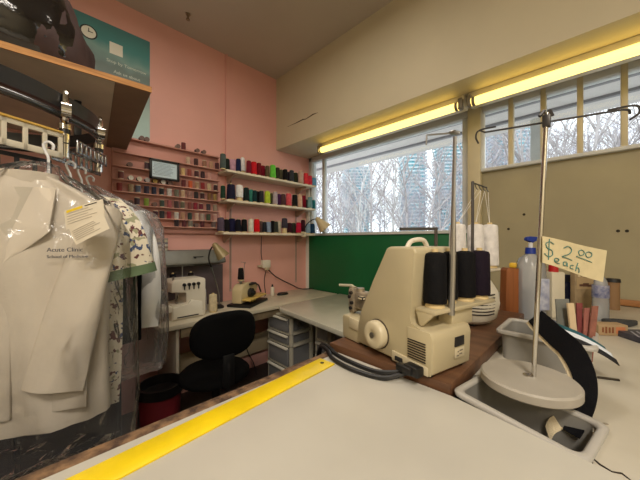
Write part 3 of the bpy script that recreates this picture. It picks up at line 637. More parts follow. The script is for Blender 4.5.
cab.tube(crom([(X0 + .02, BY - .05, 1.07), (X0 + .12, BY - .03, .99), (X0 + .22, BY - .03, .93), (X0 + .36, BY - .04, .86), (X0 + .5, BY - .06, .79), (X0 + .62, BY - .16, .795)], 6), .006, 6)
tag(cab.build('power_cable', blkp), 'thick black cable drooping from the socket to the window table', 'cable')
cab = MB(); cab.tube(crom([(X0 - .04, BY - .012, 1.44), (X0 - .045, BY - .012, 1.25), (X0 - .03, BY - .02, 1.14)], 5), .004, 6)
tag(cab.build('power_cable', dark), 'thin dark cable running up the wall from the socket box', 'cable')
cab = MB(); cab.tube(crom([(X0 - .01, BY - .06, 1.07), (X0 - .03, BY - .05, .95), (X0 - .02, BY - .06, .80), (X0 - .06, BY - .1, .784)], 5), .004, 6)
tag(cab.build('power_cable', dark), 'thin dark cable hanging from the socket down to the desk', 'cable')
cab = MB(); cab.tube(crom([(1.30, 2.642, .72), (1.27, 2.63, .5), (1.34, 2.62, .24), (1.40, 2.60, .1), (1.42, 2.5, .01)], 5), .005, 6)
tag(cab.build('power_cable', dark), 'dark cable dangling under the back desk, left of the other', 'cable')
cab = MB(); cab.tube(crom([(1.50, 2.642, .72), (1.48, 2.63, .5), (1.54, 2.62, .24), (1.60, 2.60, .1), (1.58, 2.5, .01)], 5), .005, 6)
tag(cab.build('power_cable', dark), 'dark cable dangling under the back desk, nearest the drawer tower', 'cable')

# ------------------------------------------------------------------ counter in the foreground
HC = 1.03
cl = mat('counter_laminate', (194, 190, 178), .3, var=.06, scale=3)
t = thing('counter', 'cream laminate shop counter in the foreground', 'counter', (-.6, .2, 0))
ctop = [(1.255, .41), (1.295, .41), (1.29, .05), (1.25, -.175), (1.235, -.25), (1.20, -1.3), (-1.6, -1.3), (-1.6, .41)]
MB().prism(ctop, HC - .04, HC, 'xy', .002).build('counter_top', cl, t)
MB().box((-.17, -.2, (HC - .04) / 2), (2.7, 1.1, HC - .04), .003).build('counter_body', mat('counter_body', (74, 58, 46), .6, var=.2), t)
MB().box((-.155, .428, HC - .022), (2.87, .034, .042), .005).build('edge_strip', mat('worn_chipboard_edge', (140, 108, 76), .75, rgb2=(66, 46, 34), scale=45, bump=.4, bscale=120), t)
# yellow rule
t = thing('measuring_rule', 'long plain yellow measuring rule on the counter edge', 'ruler', (.117, .555, HC), R(3.4))
MB().box((0, 0, .002), (1.0, .058, .004), .0008).build('rule_blade', mat('rule_yellow', (246, 214, 8), .35, var=.08, scale=12), t)
MB().cyl((.478, .002, .0036), (.478, .002, .0046), .006, n=14).build('hanging_hole', dark, t)

# second table, with a gap the grey bin sits in
T2 = 1.01
t2m = mat('table_laminate', (206, 201, 188), .35, rgb2=(184, 177, 160), scale=2.5, bump=.03)
t = thing('cutting_table', 'second cream table running to the window wall right of the counter', 'table', (1.5, -.3, 0))
tp = [(-.80, .98), (-.80, .58), (-.61, .58), (-.61, .31), (-.835, .31), (-.85, .22), (-.89, -.8), (.93, -.8), (.93, .98)]
MB().prism(tp, T2 - .035, T2, 'xy', .002).build('table_top', t2m, t)
MB().box((.06, .1, (T2 - .2) / 2), (1.6, 1.6, T2 - .2), .003).build('table_body', mat('counter_body', (0, 0, 0)), t)
ck = MB()
for pts in ([(585, 456), (592, 464), (598, 472), (606, 480), (614, 489)], [(590, 456), (600, 465), (612, 472), (622, 474), (634, 483), (646, 486)]):
    q = []
    for px, py in pts:
        fw = (EYE - T2) * 280 / (py - 240); r = (px - 320) / 280 * fw; q.append(((fw + r) / math.sqrt(2) - 1.5, (fw - r) / math.sqrt(2) + .3, T2 + .0003))
    ck.tube(q, [.001, .0022, .0014, .002, .001, .001][:len(q)], 5)
ck.build('crack', mat('crack_dark', (46, 36, 28), .9), t)

# brown board carrying the sergers
BZ = 1.05
t = tag(MB().box((1.165, .455, BZ - .02), (.93, .40, .04), .004).build('machine_board', wood('brown_board', (82, 55, 38), (112, 78, 54), (40, 3, 40), .45)), 'thick brown wooden board under the two sergers', 'board')

# ------------------------------------------------------------------ big cream serger
sg = mat('serger_cream', (190, 177, 143), .38, var=.03, scale=6)
sg2 = mat('serger_cream_light', (200, 188, 158), .35)
ANG = R(-102.83); SO = (.7638, .6386, BZ)
t = thing('serger', 'large cream serger with a round handwheel in front of the green board', 'sewing machine', SO, ANG)
F = .010
b = MB()
b.prism([(.062, F), (.352, F), (.357, .10), (.350, .118), (.285, .121), (.279, .14), (.306, .318), (.298, .331), (.21, .331), (.198, .325), (.143, .222), (.086, .125), (.074, .07)], 0, .17, 'xz', .010, 3)
b.build('body', sg, t, angle=50)
MB().prism([(.279, F), (.352, F), (.357, .10), (.350, .118), (.279, .118)], -.0035, .0, 'xz', .002).build('motor_cover', sg, t)
v = MB()
for i in range(8): v.box((.310, -.0042, .040 + i * .0066), (.056, .002, .0030))
v.build('air_vents', mat('vent_dark', (42, 34, 26), .7), t)
MB().prism([(-.022, .002), (.066, .002), (.078, .075), (.074, .083), (-.018, .083), (-.024, .075)], .006, .20, 'xz', .006, 3).build('looper_cover', sg, t, angle=50)
MB().prism([(.02, .045), (.075, .045), (.08, .06), (.083, .08), (.02, .082)], .0015, .012, 'xz', .003).build('cover_latch', sg2, t)
hw = MB()
hw.lathe([(.0, .0), (.044, .0), (.044, .004), (.0, .004)], 32, (.167, .001, .066), axis=(0, -1, 0), mi=1)
hw.lathe([(.0, .004), (.041, .004), (.042, .010), (.040, .024), (.034, .028), (.013, .029), (.011, .027), (0, .027)], 32, (.167, .001, .066), axis=(0, -1, 0))
wh = hw.build('handwheel', [sg2, mat('wheel_gap', (70, 58, 44), .6)], t, angle=50)
MB().lathe([(0, 0), (.0085, 0), (.0085, .002), (0, .0025)], 18, (.167, -.0272, .066), axis=(0, -1, 0)).build('wheel_hub', mat('hub_grey', (110, 104, 92), .4, .5), wh)
# rear panel of the motor box: dark window and rating plate (no readable writing)
MB().box((.3565, .112, .080), (.003, .042, .026), .001).build('display_window', dark, t)
lb = MB().box((.3565, .112, .050), (.002, .044, .026), .0006); 
for yy, zz, wy in ((.105, .053, .006), (.118, .055, .014), (.103, .043, .01), (.116, .046, .012)): lb.box((.3578, yy, zz), (.0006, wy, .0035), mi=1)
lb.build('rating_plate', [sg2, mat('plate_ink', (120, 112, 98), .6)], t)
# socket, switch and lead at the foot of the near side
MB().prism([(.225, .008), (.345, .008), (.345, .031), (.225, .036)], -.005, .001, 'xz', .002).build('socket_plate', sg2, t)
MB().box((.252, -.006, .020), (.026, .006, .012), .002).build('power_switch', dark, t)
MB().box((.312, -.018, .017), (.046, .030, .026), .006).box((.295, -.030, .016), (.05, .022, .02), .006).build('plug', blkp, t)
for sx in (.09, .33):
    for sy_ in (.02, .15): MB().cyl((sx, sy_, 0), (sx, sy_, F + .004), .010, n=12).build('rubber_foot', blkp, t)
# needle head at the front
nh = MB()
nh.box((-.008, .055, .132), (.03, .05, .085), .008); nh.box((.05, .06, .135), (.10, .05, .065), .014)
nh.cyl((-.018, .05, .085), (-.018, .05, .178), .013, n=14); nh.cyl((.02, .055, .165), (.02, .055, .178), .014, n=12)
nh.build('needle_head', mat('worn_metal', (176, 162, 140), .4, .5, var=.2, scale=40), t)
kn = MB()
for a_, z_ in ((-.002, .16), (.002, .125), (-.010, .145), (-.004, .105)): kn.cyl((a_, .032, z_), (a_, .024, z_), .006, n=10)
kn.box((.055, .03, .15), (.026, .016, .012), .003, mi=1)
kn.build('head_screws', [dark, sg2], t)
MB().tube([(-.012, .06, .172), (-.03, .055, .18), (-.075, .03, .178)], .005, 8).build('presser_lever', mat('lever_grey', (170, 164, 140), .4), t)
# cone shelf and pole at the rear
cs = MB(); cs.box((.318, .168, .163), (.062, .30, .013), .005); cs.box((.315, .16, .135), (.045, .10, .05), .004)
cs.prism([(.29, .158), (.345, .158), (.31, .122), (.302, .122)], .018, .028, 'xz', .002)
cs.build('cone_shelf', sg, t)
for yy in (.052, .125, .205, .272): pass
MB().tube([(.347, .090, .150), (.345, .100, .30), (.338, .115, .45), (.320, .150, .645)], [.0085, .0085, .006, .005], 10).box((.318, .15, .657), (.02, .03, .008), .003).tube([(.318, .15, .657), (.285, .09, .650), (.28, .078, .648), (.28, .076, .62)], .0025, 6).build('thread_pole', steel, t)
MB().tube(crom([(.25, .03, .327), (.25, .05, .347), (.25, .10, .350), (.25, .12, .327)], 6), .007, 8).build('carry_handle', off, t)
MB().tube([(.255, .155, .325), (.255, .155, .385)], .005, 8).tube([(.255, .16, .385), (.225, .03, .382)], .0045, 8).build('thread_guide', mat('guide_dark', (92, 88, 86), .4, .6), t)
MS = Matrix.Translation(SO) @ Matrix.Rotation(ANG, 4, 'Z')
for i, (yy, xx, cn, rgb) in enumerate(((.062, .318, 'nearest black', (9, 9, 12)), (.142, .300, 'second black', (11, 10, 13)), (.212, .312, 'third black', (10, 9, 12)), (.282, .318, 'farthest purplish black', (26, 16, 30)))):
    p = MS @ Vector((xx, yy, .1697))
    q = thing('thread_cone', f'{cn} thread cone on the rear shelf of the large cream serger', 'thread cone', p, 0, 'dark cones on the large serger')
    cone_parts(q, rgb, .0305, .148, .84)
# lead of the serger, two loops on the counter
for k, pts in enumerate(([(.71, .335, 1.067), (.668, .365, 1.050), (.635, .41, 1.0365), (.62, .50, 1.0365), (.635, .58, 1.0365), (.668, .632, 1.037), (.70, .70, 1.02), (.72, .74, .93)], [(.705, .350, 1.063), (.685, .378, 1.046), (.657, .44, 1.0365), (.655, .53, 1.0365), (.668, .60, 1.0365), (.684, .64, 1.04), (.715, .71, 1.02), (.735, .74, .93)])):
    tag(MB().tube(crom(pts, 6), .0065, 8).build('power_lead', blkp), ('outer' if k == 0 else 'inner') + ' black lead looping on the counter from the serger plug', 'cable')

# ------------------------------------------------------------------ second serger farther along the board
t = thing('serger', 'rounded white serger with side vents behind the dark cones', 'sewing machine', (1.31, .43, BZ), R(-100))
rg = []
for z, sx, sy in ((.012, .11, .085), (.03, .128, .098), (.09, .140, .105), (.14, .132, .10), (.18, .108, .085), (.205, .07, .06), (.212, .02, .02)):
    rg.append([Vector((sx * math.copysign(abs(math.cos(a)) ** .7, math.cos(a)), sy * math.copysign(abs(math.sin(a)) ** .7, math.sin(a)), z)) for a in [2 * PI * i / 36 for i in range(36)]])
MB().loft(rg).build('body', mat('white_shell', (222, 216, 198), .4), t, angle=60)
v = MB()
for i in range(7):
    z = .055 + i * .013
    v.tube([Vector(((.130 + .007 * math.sin((z - .03) / .16 * PI)) * math.copysign(abs(math.cos(a)) ** .7, math.cos(a)), (.1 + .0045 * math.sin((z - .03) / .16 * PI)) * math.copysign(abs(math.sin(a)) ** .7, math.sin(a)), z)) for a in [R(-78 + 7 * j) for j in range(12)]], .0028, 6)
v.build('air_vents', mat('vent_dark', (0, 0, 0)), t)
for sx in (-.07, .07):
    for sy_ in (-.05, .05): MB().cyl((sx, sy_, 0), (sx, sy_, .018), .01, n=10).build('rubber_foot', blkp, t)
MB().box((.02, .02, .222), (.16, .24, .012), .004).box((.02, .02, .212), (.05, .05, .016)).build('cone_shelf', off, t)
po = MB(); po.tube([(.05, -.005, .225), (.045, .005, .60)], .006, 8); po.tube([(.045, .005, .595), (.05, .12, .585)], .003, 6)
for k in range(4): po.tube(crom([(.046 + .001 * k, .02 + .033 * k, .593 - .003 * k), (.05, .024 + .033 * k, .575), (.058, .022 + .033 * k, .565)], 3), .002, 5)
po.build('thread_pole', mat('pole_dark', (96, 94, 96), .35, .7), t)
M2 = Matrix.Translation((1.31, .43, BZ)) @ Matrix.Rotation(R(-100), 4, 'Z')
wc = [(.012, -.055, 'leftmost'), (.045, .030, 'middle'), (.070, .102, 'rightmost')]
th = MB()
for k, (xx, yy, lab) in enumerate(wc):
    q = thing('thread_cone', f'{lab} white thread cone above the rounded white serger', 'thread cone', M2 @ Vector((xx, yy, .2285)), 0, 'white cones on the farther serger')
    cone_parts(q, (236, 232, 228), .036, .19, .78)
    for e in (0, 1): th.tube([(xx, yy, .42), (.056, .022 + .033 * (k + e), .568)], .0008, 4)
th.build('threads', mat('white_thread', (240, 238, 234), .7), t)

# ------------------------------------------------------------------ grey bins, disc stand, strap
binm = mat('bin_grey', (150, 147, 140), .45, var=.08, scale=8)
binr = mat('bin_rim', (176, 172, 164), .4)
def rbin(name, lab, loc, sx, sy, h, tilt=0, taper=.86, rz=0):
    t = thing(name, lab, 'bin', loc, rz); t.rotation_euler = (tilt, 0, rz)
    def ring(kx, ky, z, r=.02):
        out = []
        for qx, qy, a0 in ((1, 1, 0), (-1, 1, 90), (-1, -1, 180), (1, -1, 270)):
            for k in range(5):
                a = R(a0 + k * 22.5); out.append(Vector((qx * (kx - r) + r * math.cos(a), qy * (ky - r) + r * math.sin(a), z)))
        return out
    hx, hy = sx / 2, sy / 2
    w_ = .012
    MB().loft([ring(hx * taper, hy * taper, 0), ring(hx - w_, hy - w_, h - .006), ring(hx - w_ - .003, hy - w_ - .003, h - .006), ring(hx * taper - .004, hy * taper - .004, .004)]).build('bin_body', binm, t, angle=40)
    MB().loft([ring(hx - w_ - .004, hy - w_ - .004, h - .008), ring(hx - .001, hy - .001, h - .012), ring(hx, hy, h - .004), ring(hx - .004, hy - .004, h), ring(hx - w_, hy - w_, h), ring(hx - w_ - .004, hy - w_ - .004, h - .004)], cap=False, close=True).build('bin_rim', binr, t, angle=60)
    return t
rbin('storage_bin', 'long grey plastic bin sunk in the gap between the counter and the cutting table', (.764, .131, .878), .172, .245, .155, R(5), rz=R(-9.8))
rbin('storage_bin', 'grey plastic bin behind the round stand base, cards and strips standing in it', (1.17, .125, T2), .205, .245, .095)
t = thing('hanging_stand', 'chrome stand with a hooked crossbar on a round grey base', 'stand', (.828, .122, 1.050))
MB().lathe([(0, 0), (.095, 0), (.099, .004), (.099, .020), (.095, .024), (0, .0245)], 48).build('base_disc', mat('grey_disc', (172, 165, 152), .5, var=.06, scale=10), t, angle=40)
MB().cyl((0, 0, .022), (0, 0, .027), .011, n=16).cyl((.005, -.010, .023), (.026, -.032, .653), .0052, n=12).build('pole', chrome, t)
top = Vector((.026, -.032, .633))
MB().box(top, (.020, .016, .030), .003).tube([top + Vector((-.012, .012, .012)), top + Vector((-.004, .004, .026))], .004, 6).tube([top + Vector((.010, -.010, .012)), top + Vector((.006, -.004, .028))], .004, 6).build('clamp', mat('clamp_dark', (70, 68, 68), .4, .6), t)
bar = MB(); l_, r_ = Vector((.005, .093, .635)), Vector((.0726, -.156, .635))
bar.tube(crom([l_ + Vector((.012, -.022, .012)), l_ + Vector((-.008, .012, .006)), l_ + Vector((-.015, .018, -.012)), l_ + Vector((-.012, .012, -.03))], 5), .0022, 6)
bar.tube([l_, r_], .0024, 6); bar.tube([l_, l_ + Vector((-.008, .012, .006))], .0022, 6)
bar.tube(crom([r_, r_ + Vector((.003, -.010, -.003)), r_ + Vector((.004, -.012, -.012))], 4), .0024, 6)
bar.tube(crom([r_ + Vector((-.006, .022, .004)), r_ + Vector((.01, -.020, .006)), r_ + Vector((.012, -.026, -.010)), r_ + Vector((.004, -.012, -.024))], 5), .0024, 6)
bar.build('hooked_crossbar', mat('bar_dark', (74, 72, 72), .35, .7), t)

def P(px, py, fw):
    r = (px - 320) / 280 * fw; return Vector(((fw + r) / math.sqrt(2), (fw - r) / math.sqrt(2), EYE + (240 - py) / 280 * fw))
# paper sign on the pole
sgn = thing('price_sign', 'cream paper price sign taped to the chrome pole', 'sign', P(545, 262, .664))
c0 = P(545, 262, .664); A = P(542.5, 236, .655); B = P(606, 250.5, .70); D = P(601.5, 282, .70); E_ = P(542.5, 262.5, .655)
def pap(u, v): 
    q = (A * (1 - u) + B * u) * (1 - v) + (E_ * (1 - u) + D * u) * v
    return q + Vector((-.7, -.7, 0)) * (.004 * math.sin(u * 7) + .006 * max(0, u - .8) * v) - c0
nrm = (B - A).cross(E_ - A).normalized()
if nrm.dot(Vector((-1, -1, 0))) < 0: nrm = -nrm
pm_ = MB().grid(lambda u, v: pap(u, v), 16, 6).grid(lambda u, v: pap(u, v) - nrm * .0008, 16, 6)
sh = pm_.build('paper', mat('sign_paper', (212, 198, 158), .7, var=.05, scale=30), sgn)
ink = mat('teal_marker', (72, 122, 116), .6)
def stroke(mb, pts, r=.0011): mb.tube([pap(u, v) + nrm * .0012 for u, v in crom([(u, v, 0) for u, v in pts], 4) and [(q.x, q.y) for q in crom([(u, v, 0) for u, v in pts], 4)]], r, 5)
k = MB()
stroke(k, [(.145, .22), (.09, .16), (.04, .26), (.06, .42), (.12, .46), (.13, .62), (.07, .72), (.02, .64)]); stroke(k, [(.085, .06), (.08, .4), (.075, .84)])
stroke(k, [(.30, .27), (.38, .16), (.44, .26), (.40, .42), (.28, .58), (.36, .58), (.46, .60)])
for cx_ in (.62, .74): stroke(k, [(cx_, .16), (cx_ - .045, .24), (cx_ - .02, .35), (cx_ + .04, .30), (cx_ + .045, .20), (cx_, .16)])
stroke(k, [(.54, .42), (.66, .44), (.80, .48)])
stroke(k, [(.16, .80), (.22, .78), (.22, .70), (.17, .72), (.17, .84), (.24, .86)])
stroke(k, [(.36, .72), (.31, .76), (.31, .86), (.36, .84), (.37, .74), (.38, .88)])
stroke(k, [(.50, .76), (.45, .78), (.44, .88), (.50, .88)])
stroke(k, [(.58, .62), (.56, .78), (.55, .92)]); stroke(k, [(.555, .84), (.59, .78), (.61, .84), (.61, .94)])
k.build('handwriting', ink, sh)

# elastic strap looping from behind the pole into the bin
mid = [P(535, 316, .80), P(546, 327, .775), P(558, 338, .745), P(571, 350, .71), P(582, 370, .675), P(586, 391, .645), P(582, 412, .62), P(571, 434, .605)]
ws = [.050, .056, .058, .058, .050, .042, .036, .030]
cmid = crom(mid, 6); cw = []; inner = []
for i, q in enumerate(cmid):
    tt = (cmid[min(i + 1, len(cmid) - 1)] - cmid[max(i - 1, 0)]).normalized()
    vd = (q - Vector((0, 0, EYE))).normalized(); a_ = i / 6; j = min(int(a_), 6); wd = ws[j] + (ws[j + 1] - ws[j]) * (a_ - j)
    nn = (vd - tt * vd.dot(tt)).normalized(); sd = tt.cross(nn).normalized()
    sd = (sd * .9 + nn * .43).normalized() if sd.dot(Vector((-.7, .7, -.5))) > 0 else (sd * .9 - nn * .43).normalized()
    if sd.dot(Vector((.7, -.7, .5))) < 0: sd = -sd
    cw.append(sd * wd); inner.append((-sd, nn))
t = thing('elastic_strap', 'wide black elastic strap with a cream edge curling into the sunk grey bin', 'strap', mid[-1])
MB().strip([q - mid[-1] for q in cmid], cw, .003).build('black_face', mat('black_elastic', (13, 13, 17), .85, bump=.3, bscale=300, spec=.2), t, angle=60)
MB().strip([q - mid[-1] + n_[0] * .009 + n_[1] * .0038 for q, n_ in zip(cmid, inner)], cw, .003).build('cream_backing', mat('cream_elastic', (210, 194, 160), .8, bump=.3, bscale=300), t, angle=60)
tail = crom([P(586, 398, .66), P(578, 411, .645), P(566, 419, .635), P(553, 425, .63), P(548, 434, .63)], 6)
o = MB().strip([q - tail[0] for q in tail], Vector((.010, .010, .026)), .003).build('ribbon_tail', mat('cream_elastic', (0, 0, 0)), None, tail[0])
tag(o, 'cream strap end folded over inside the sunk grey bin', 'strap')
b2 = crom([P(541, 319, .86), P(558, 326, .84), P(576, 333, .82), P(592, 341, .80), P(606, 350, .79)], 5)
t = thing('ribbon_trim', 'teal and white ribbon lying over the rear grey bin behind the black strap', 'ribbon', b2[-1])
for k, (cn, m_, offv) in enumerate((('teal_band', mat('teal_ribbon', (20, 78, 88), .5), Vector((0, 0, 0))), ('white_band', mat('white_ribbon', (206, 212, 220), .5), Vector((-.012, -.012, -.010))), ('black_band', mat('black_ribbon', (18, 18, 24), .6), Vector((-.022, -.022, -.022))))):
    MB().strip([q - b2[-1] + offv for q in b2], Vector((.010, .006, .012)), .002).build(cn, m_, t)

# ------------------------------------------------------------------ clutter by the window wall
def place(px, fw): r = (px - 320) / 280 * fw; return ((fw + r) / math.sqrt(2), (fw - r) / math.sqrt(2))
x, y = place(511, 1.42)
t = thing('wooden_block', 'upright orange brown wooden block beside the spray bottle', 'block', (x, y, T2), R(-45))
MB().prism([(-.045, 0), (.042, 0), (.040, .247), (-.030, .250), (-.038, .235)], -.025, .025, 'xz', .003).build('block_body', wood('orange_wood', (118, 66, 30), (152, 90, 44), (40, 40, 3), .45), t)
tag(MB().box((0, 0, .012), (.032, .03, .024), .005).build('yellow_cap', mat('yellow_cap', (222, 180, 50), .5), None, (x + .006, y - .008, T2 + .2505)), 'small yellow cap lying on top of the orange brown block', 'cap')
# spray bottle
x, y = place(530.5, 1.40)
t = thing('spray_bottle', 'clear spray bottle with a blue trigger head', 'spray bottle', (x, y, T2), R(-45))
cp = clear('clear_bottle_plastic', (226, 232, 240), .05, .12, bump=.15, bscale=25, milky=.32)
MB().lathe([(0, .002), (.058, .002), (.064, .012), (.064, .21), (.062, .262), (.048, .298), (.022, .318), (.018, .33), (.0, .331)], 28).build('bottle_body', cp, t)
MB().lathe([(0, .004), (.059, .005), (.061, .014), (.061, .14), (0, .141)], 28).build('liquid', clear('bottle_liquid', (214, 224, 238), .02, .05, milky=.1), t)
MB().box((.012, -.0655, .13), (.058, .004, .15), .002).build('paper_label', mat('faded_label', (196, 200, 214), .6, rgb2=(150, 156, 184), scale=40), t)
bl = mat('trigger_blue', (24, 52, 142), .4)
MB().cyl((0, 0, .322), (0, 0, .352), .0235, .021, n=20).build('screw_collar', bl, t)
MB().cyl((0, 0, .35), (0, 0, .378), .010, n=12).build('neck_tube', mat('pump_white', (214, 216, 220), .4), t)
MB().prism([(-.024, .402), (-.026, .388), (-.006, .384), (.004, .374), (.012, .384), (.024, .386), (.028, .406), (-.01, .408)], -.011, .011, 'xz', .002).build('trigger_head', bl, t)
# white tub with red lid
x, y = place(555, 1.42)
t = thing('glue_bottle', 'white box shaped bottle with a red cap behind the pole', 'bottle', (x, y, T2), R(-45))
MB().box((0, 0, .115), (.068, .045, .23), .008).build('bottle_body', mat('aged_white', (214, 206, 184), .5), t)
MB().cyl((-.008, 0, .229), (-.008, 0, .277), .021, .019, n=18).build('bottle_cap', mat('red_cap', (184, 32, 34), .4), t)
x, y = place(567.5, 1.62)
t = thing('small_bottle', 'dark blue bottle between the red capped bottle and the picture pack', 'bottle', (x, y, T2))
MB().lathe([(0, 0), (.03, 0), (.032, .01), (.032, .125), (.018, .15), (.016, .165), (0, .166)], 18).build('bottle_body', mat('navy_bottle', (22, 30, 66), .25), t)
MB().cyl((0, 0, .15), (0, 0, .19), .019, n=16).build('bottle_cap', mat('navy_cap', (18, 22, 40), .5), t)
x, y = place(583, 1.50)
t = thing('picture_pack', 'tan printed pack with a brown picture under the price sign', 'pack', (x, y, T2), R(-45))
MB().box((0, 0, .125), (.112, .03, .25), .003).build('pack_box', mat('pack_tan', (166, 144, 110), .6, var=.12, scale=30), t)
pc = MB().box((0, -.0155, .160), (.096, .001, .060), 0)
for i, (a_, b_, w_, h_) in enumerate(((-.024, .150, .02, .012), (.0, .152, .03, .018), (.024, .148, .026, .012))): pc.box((a_, -.0163, b_), (w_, .0008, h_), 0, mi=1)
for i in range(4): pc.box((-.036 + i * .023, -.0163, .20), (.012, .0008, .010), mi=2)
pc.build('printed_picture', [mat('picture_sand', (178, 154, 116), .6), mat('picture_brown', (96, 62, 48), .6), mat('picture_pale', (214, 198, 160), .6)], t)
x, y = place(600.5, 1.37)
t = thing('clear_bottle', 'clear plastic bottle with a blue label beside the picture pack', 'bottle', (x, y, T2), R(-45))
MB().lathe([(0, .002), (.028, .002), (.032, .012), (.031, .15), (.024, .19), (.012, .215), (.012, .24), (0, .241)], 20).build('bottle_body', cp, t)
MB().lathe([(.0322, .11), (.0325, .112), (.0318, .168), (.031, .17), (.0305, .14)], 20).build('bottle_label', mat('label_blue', (74, 84, 130), .5, rgb2=(160, 160, 176), scale=50), t)
x, y = place(612.5, 1.58)
t = thing('thread_tube', 'tall brown cardboard tube with a dark lid by the panel', 'tube', (x, y, T2))
MB().cyl((0, 0, 0), (0, 0, .155), .030, n=22).build('tube_body', mat('card_brown', (142, 110, 76), .7), t)
MB().cyl((0, 0, .154), (0, 0, .172), .034, .031, n=22).build('tube_lid', dark, t)
x, y = place(619, 1.29)
t = tag(MB().prism([(-.055, -.035), (.0, -.045), (.075, -.012), (.08, .0), (.0, .03), (-.055, .03)], 0, .022, 'xy', .006).build('pressing_cloth_block', mat('charcoal_pad', (56, 58, 62), .7), None, (x, y, T2), R(-45)), 'dark grey pointed pad lying by the cardboard tube', 'pad')
x, y = place(608, 1.14)
t = thing('printed_box', 'flat tan box printed with orange marks at the right of the clutter', 'box', (x + .03, y - .0, T2), R(-52))
MB().box((0, 0, .0225), (.108, .05, .045), .003).build('box_body', mat('tan_box', (176, 148, 112), .6, var=.08), t)
pr = MB()
for i, h_ in enumerate((.02, .026, .022, .024)): pr.box((-.038 + i * .012, -.0254, .024), (.007, .0008, h_))
pr.box((.026, -.0254, .024), (.034, .0008, .026), mi=1)
pr.build('printed_marks', [mat('print_brown', (128, 76, 44), .6), mat('print_orange', (196, 124, 84), .6)], t)
x, y = place(637, 1.10)
t = thing('patterned_folder', 'dark striped folder at the right edge of the clutter', 'folder', (x + .015, y - .02, T2), R(-48))
MB().box((0, 0, .012), (.13, .11, .024), .003).build('folder_body', mat('folder_dark', (70, 70, 80), .5, var=.25, scale=30), t)
pr = MB()
for i in range(5): pr.box((-.045 + i * .022, -.01, .0243), (.006, .085, .0008), rz=R(-30))
pr.build('folder_stripes', mat('stripe_grey', (150, 150, 160), .5), t)
# cards and strips standing in the rear bin
def lean(name, lab, cat, p0, p1, wvec, th, m):
    p0, p1 = Vector(p0), Vector(p1)
    return tag(MB().strip([(0, 0, 0), p1 - p0], Vector(wvec), th).build(name, m, None, p0), lab, cat)
lean('grey_card', 'grey card leaning in the rear bin, leftmost of the upright strips', 'card', P(566, 360, .89), P(562, 299, .92), (.034, -.030, 0), .004, mat('card_grey', (122, 124, 118), .6))
lean('wooden_ruler', 'cream wooden ruler leaning out of the rear bin', 'ruler', P(577, 362, .87), P(570, 303, .89), (.016, -.014, 0), .005, mat('pale_ruler', (212, 190, 154), .5))
for i, (a_, b_, c_, nm) in enumerate((((581, 362), (579, 303), (132, 62, 60), 'dark red strip in the rear bin, next to the cream ruler'), ((585, 362), (587, 308), (168, 104, 92), 'pinkish strip in the rear bin, second right of the cream ruler'), ((589, 362), (595, 306), (150, 96, 80), 'brownish strip standing at the right end of the rear bin'))):
    lean('fabric_strip', nm, 'strip', P(a_[0], a_[1], .87 - .01 * i), P(b_[0], b_[1], .89 - .01 * i), (.013, -.013, 0), .004, mat('strip_%d' % i, c_, .8, var=.15, scale=60))
fw = (EYE - T2 - .004) * 280 / (378 - 240); x, y = place(608, fw)
tag(MB().prism([(-.026, -.003), (.024, -.005), (.026, .002), (-.022, .005)], 0, .005, 'xy', .001).build('metal_clip', mat('clip_dark', (62, 56, 48), .4, .5), None, (x, y, T2), R(-62)), 'small dark metal clip on the bare cutting table', 'clip')
fw = (EYE - T2) * 280 / (424 - 240); x, y = place(605, fw)
tag(MB().lathe([(0, 0), (.008, 0), (.006, .001), (0, .0014)], 14, sy=.5).build('glue_spot', mat('spot_grey', (140, 132, 116), .7), None, (x, y, T2), R(-40)), 'dried grey glue spot on the cutting table right of the sunk bin', 'spot')
x, y = place(520, 1.22)
tag(MB().grid(lambda u, v: Vector(((u - .5) * .10, (v - .5) * .08, .008 + .007 * noise.noise(Vector((u * 4, v * 4, 2))))), 14, 10).grid(lambda u, v: Vector(((u - .5) * .10, (v - .5) * .08, .001 + .006 * noise.noise(Vector((u * 4, v * 4, 2)))  + .003)), 14, 10).build('cloth_scrap', mat('scrap_blue_grey', (126, 130, 148), .8, var=.1), None, (x + .21, y - .07, T2), R(-30), angle=80), 'crumpled blue grey cloth scrap in front of the spray bottle', 'cloth')
x, y = place(528, 1.06)
tag(MB().box((0, 0, .03), (.034, .02, .06), .003).build('eraser_block', mat('block_grey', (150, 144, 130), .7), None, (1.32, .20, T2), R(-30)), 'small grey block standing behind the rear bin', 'block')

# ------------------------------------------------------------------ upper shelf, bag, garment rail
SHZ = EYE + .72
t = thing('overhead_shelf', 'wide plywood shelf on the wall over the hanging clothes', 'shelf', (.382, 1.544, SHZ))
def so(x, y): return (x - .382, y - 1.544)
MB().prism([so(.242, 1.563), so(-1.6, 1.70), so(-1.6, 2.69), so(.36, 2.69)], 0, .022, 'xy').build('shelf_board', mat('shelf_grey_board', (216, 202, 180), .7, var=.12, scale=4), t)
MB().prism([so(.382, 1.544), so(.243, 1.563), so(.361, 2.69), so(.49, 2.69)], -.002, .022, 'xy').build('end_board', mat('shelf_brown_board', (146, 118, 94), .7, var=.12, scale=4), t)
eb = MB(); eb.strip([so(.384, 1.542) + (.010,), so(-1.6, 1.697) + (.010,)], Vector((0, 0, .026)), .006)
eb.build('front_edging', wood('ply_edge', (150, 98, 46), (206, 150, 84), (3, 30, 60), .6), t)
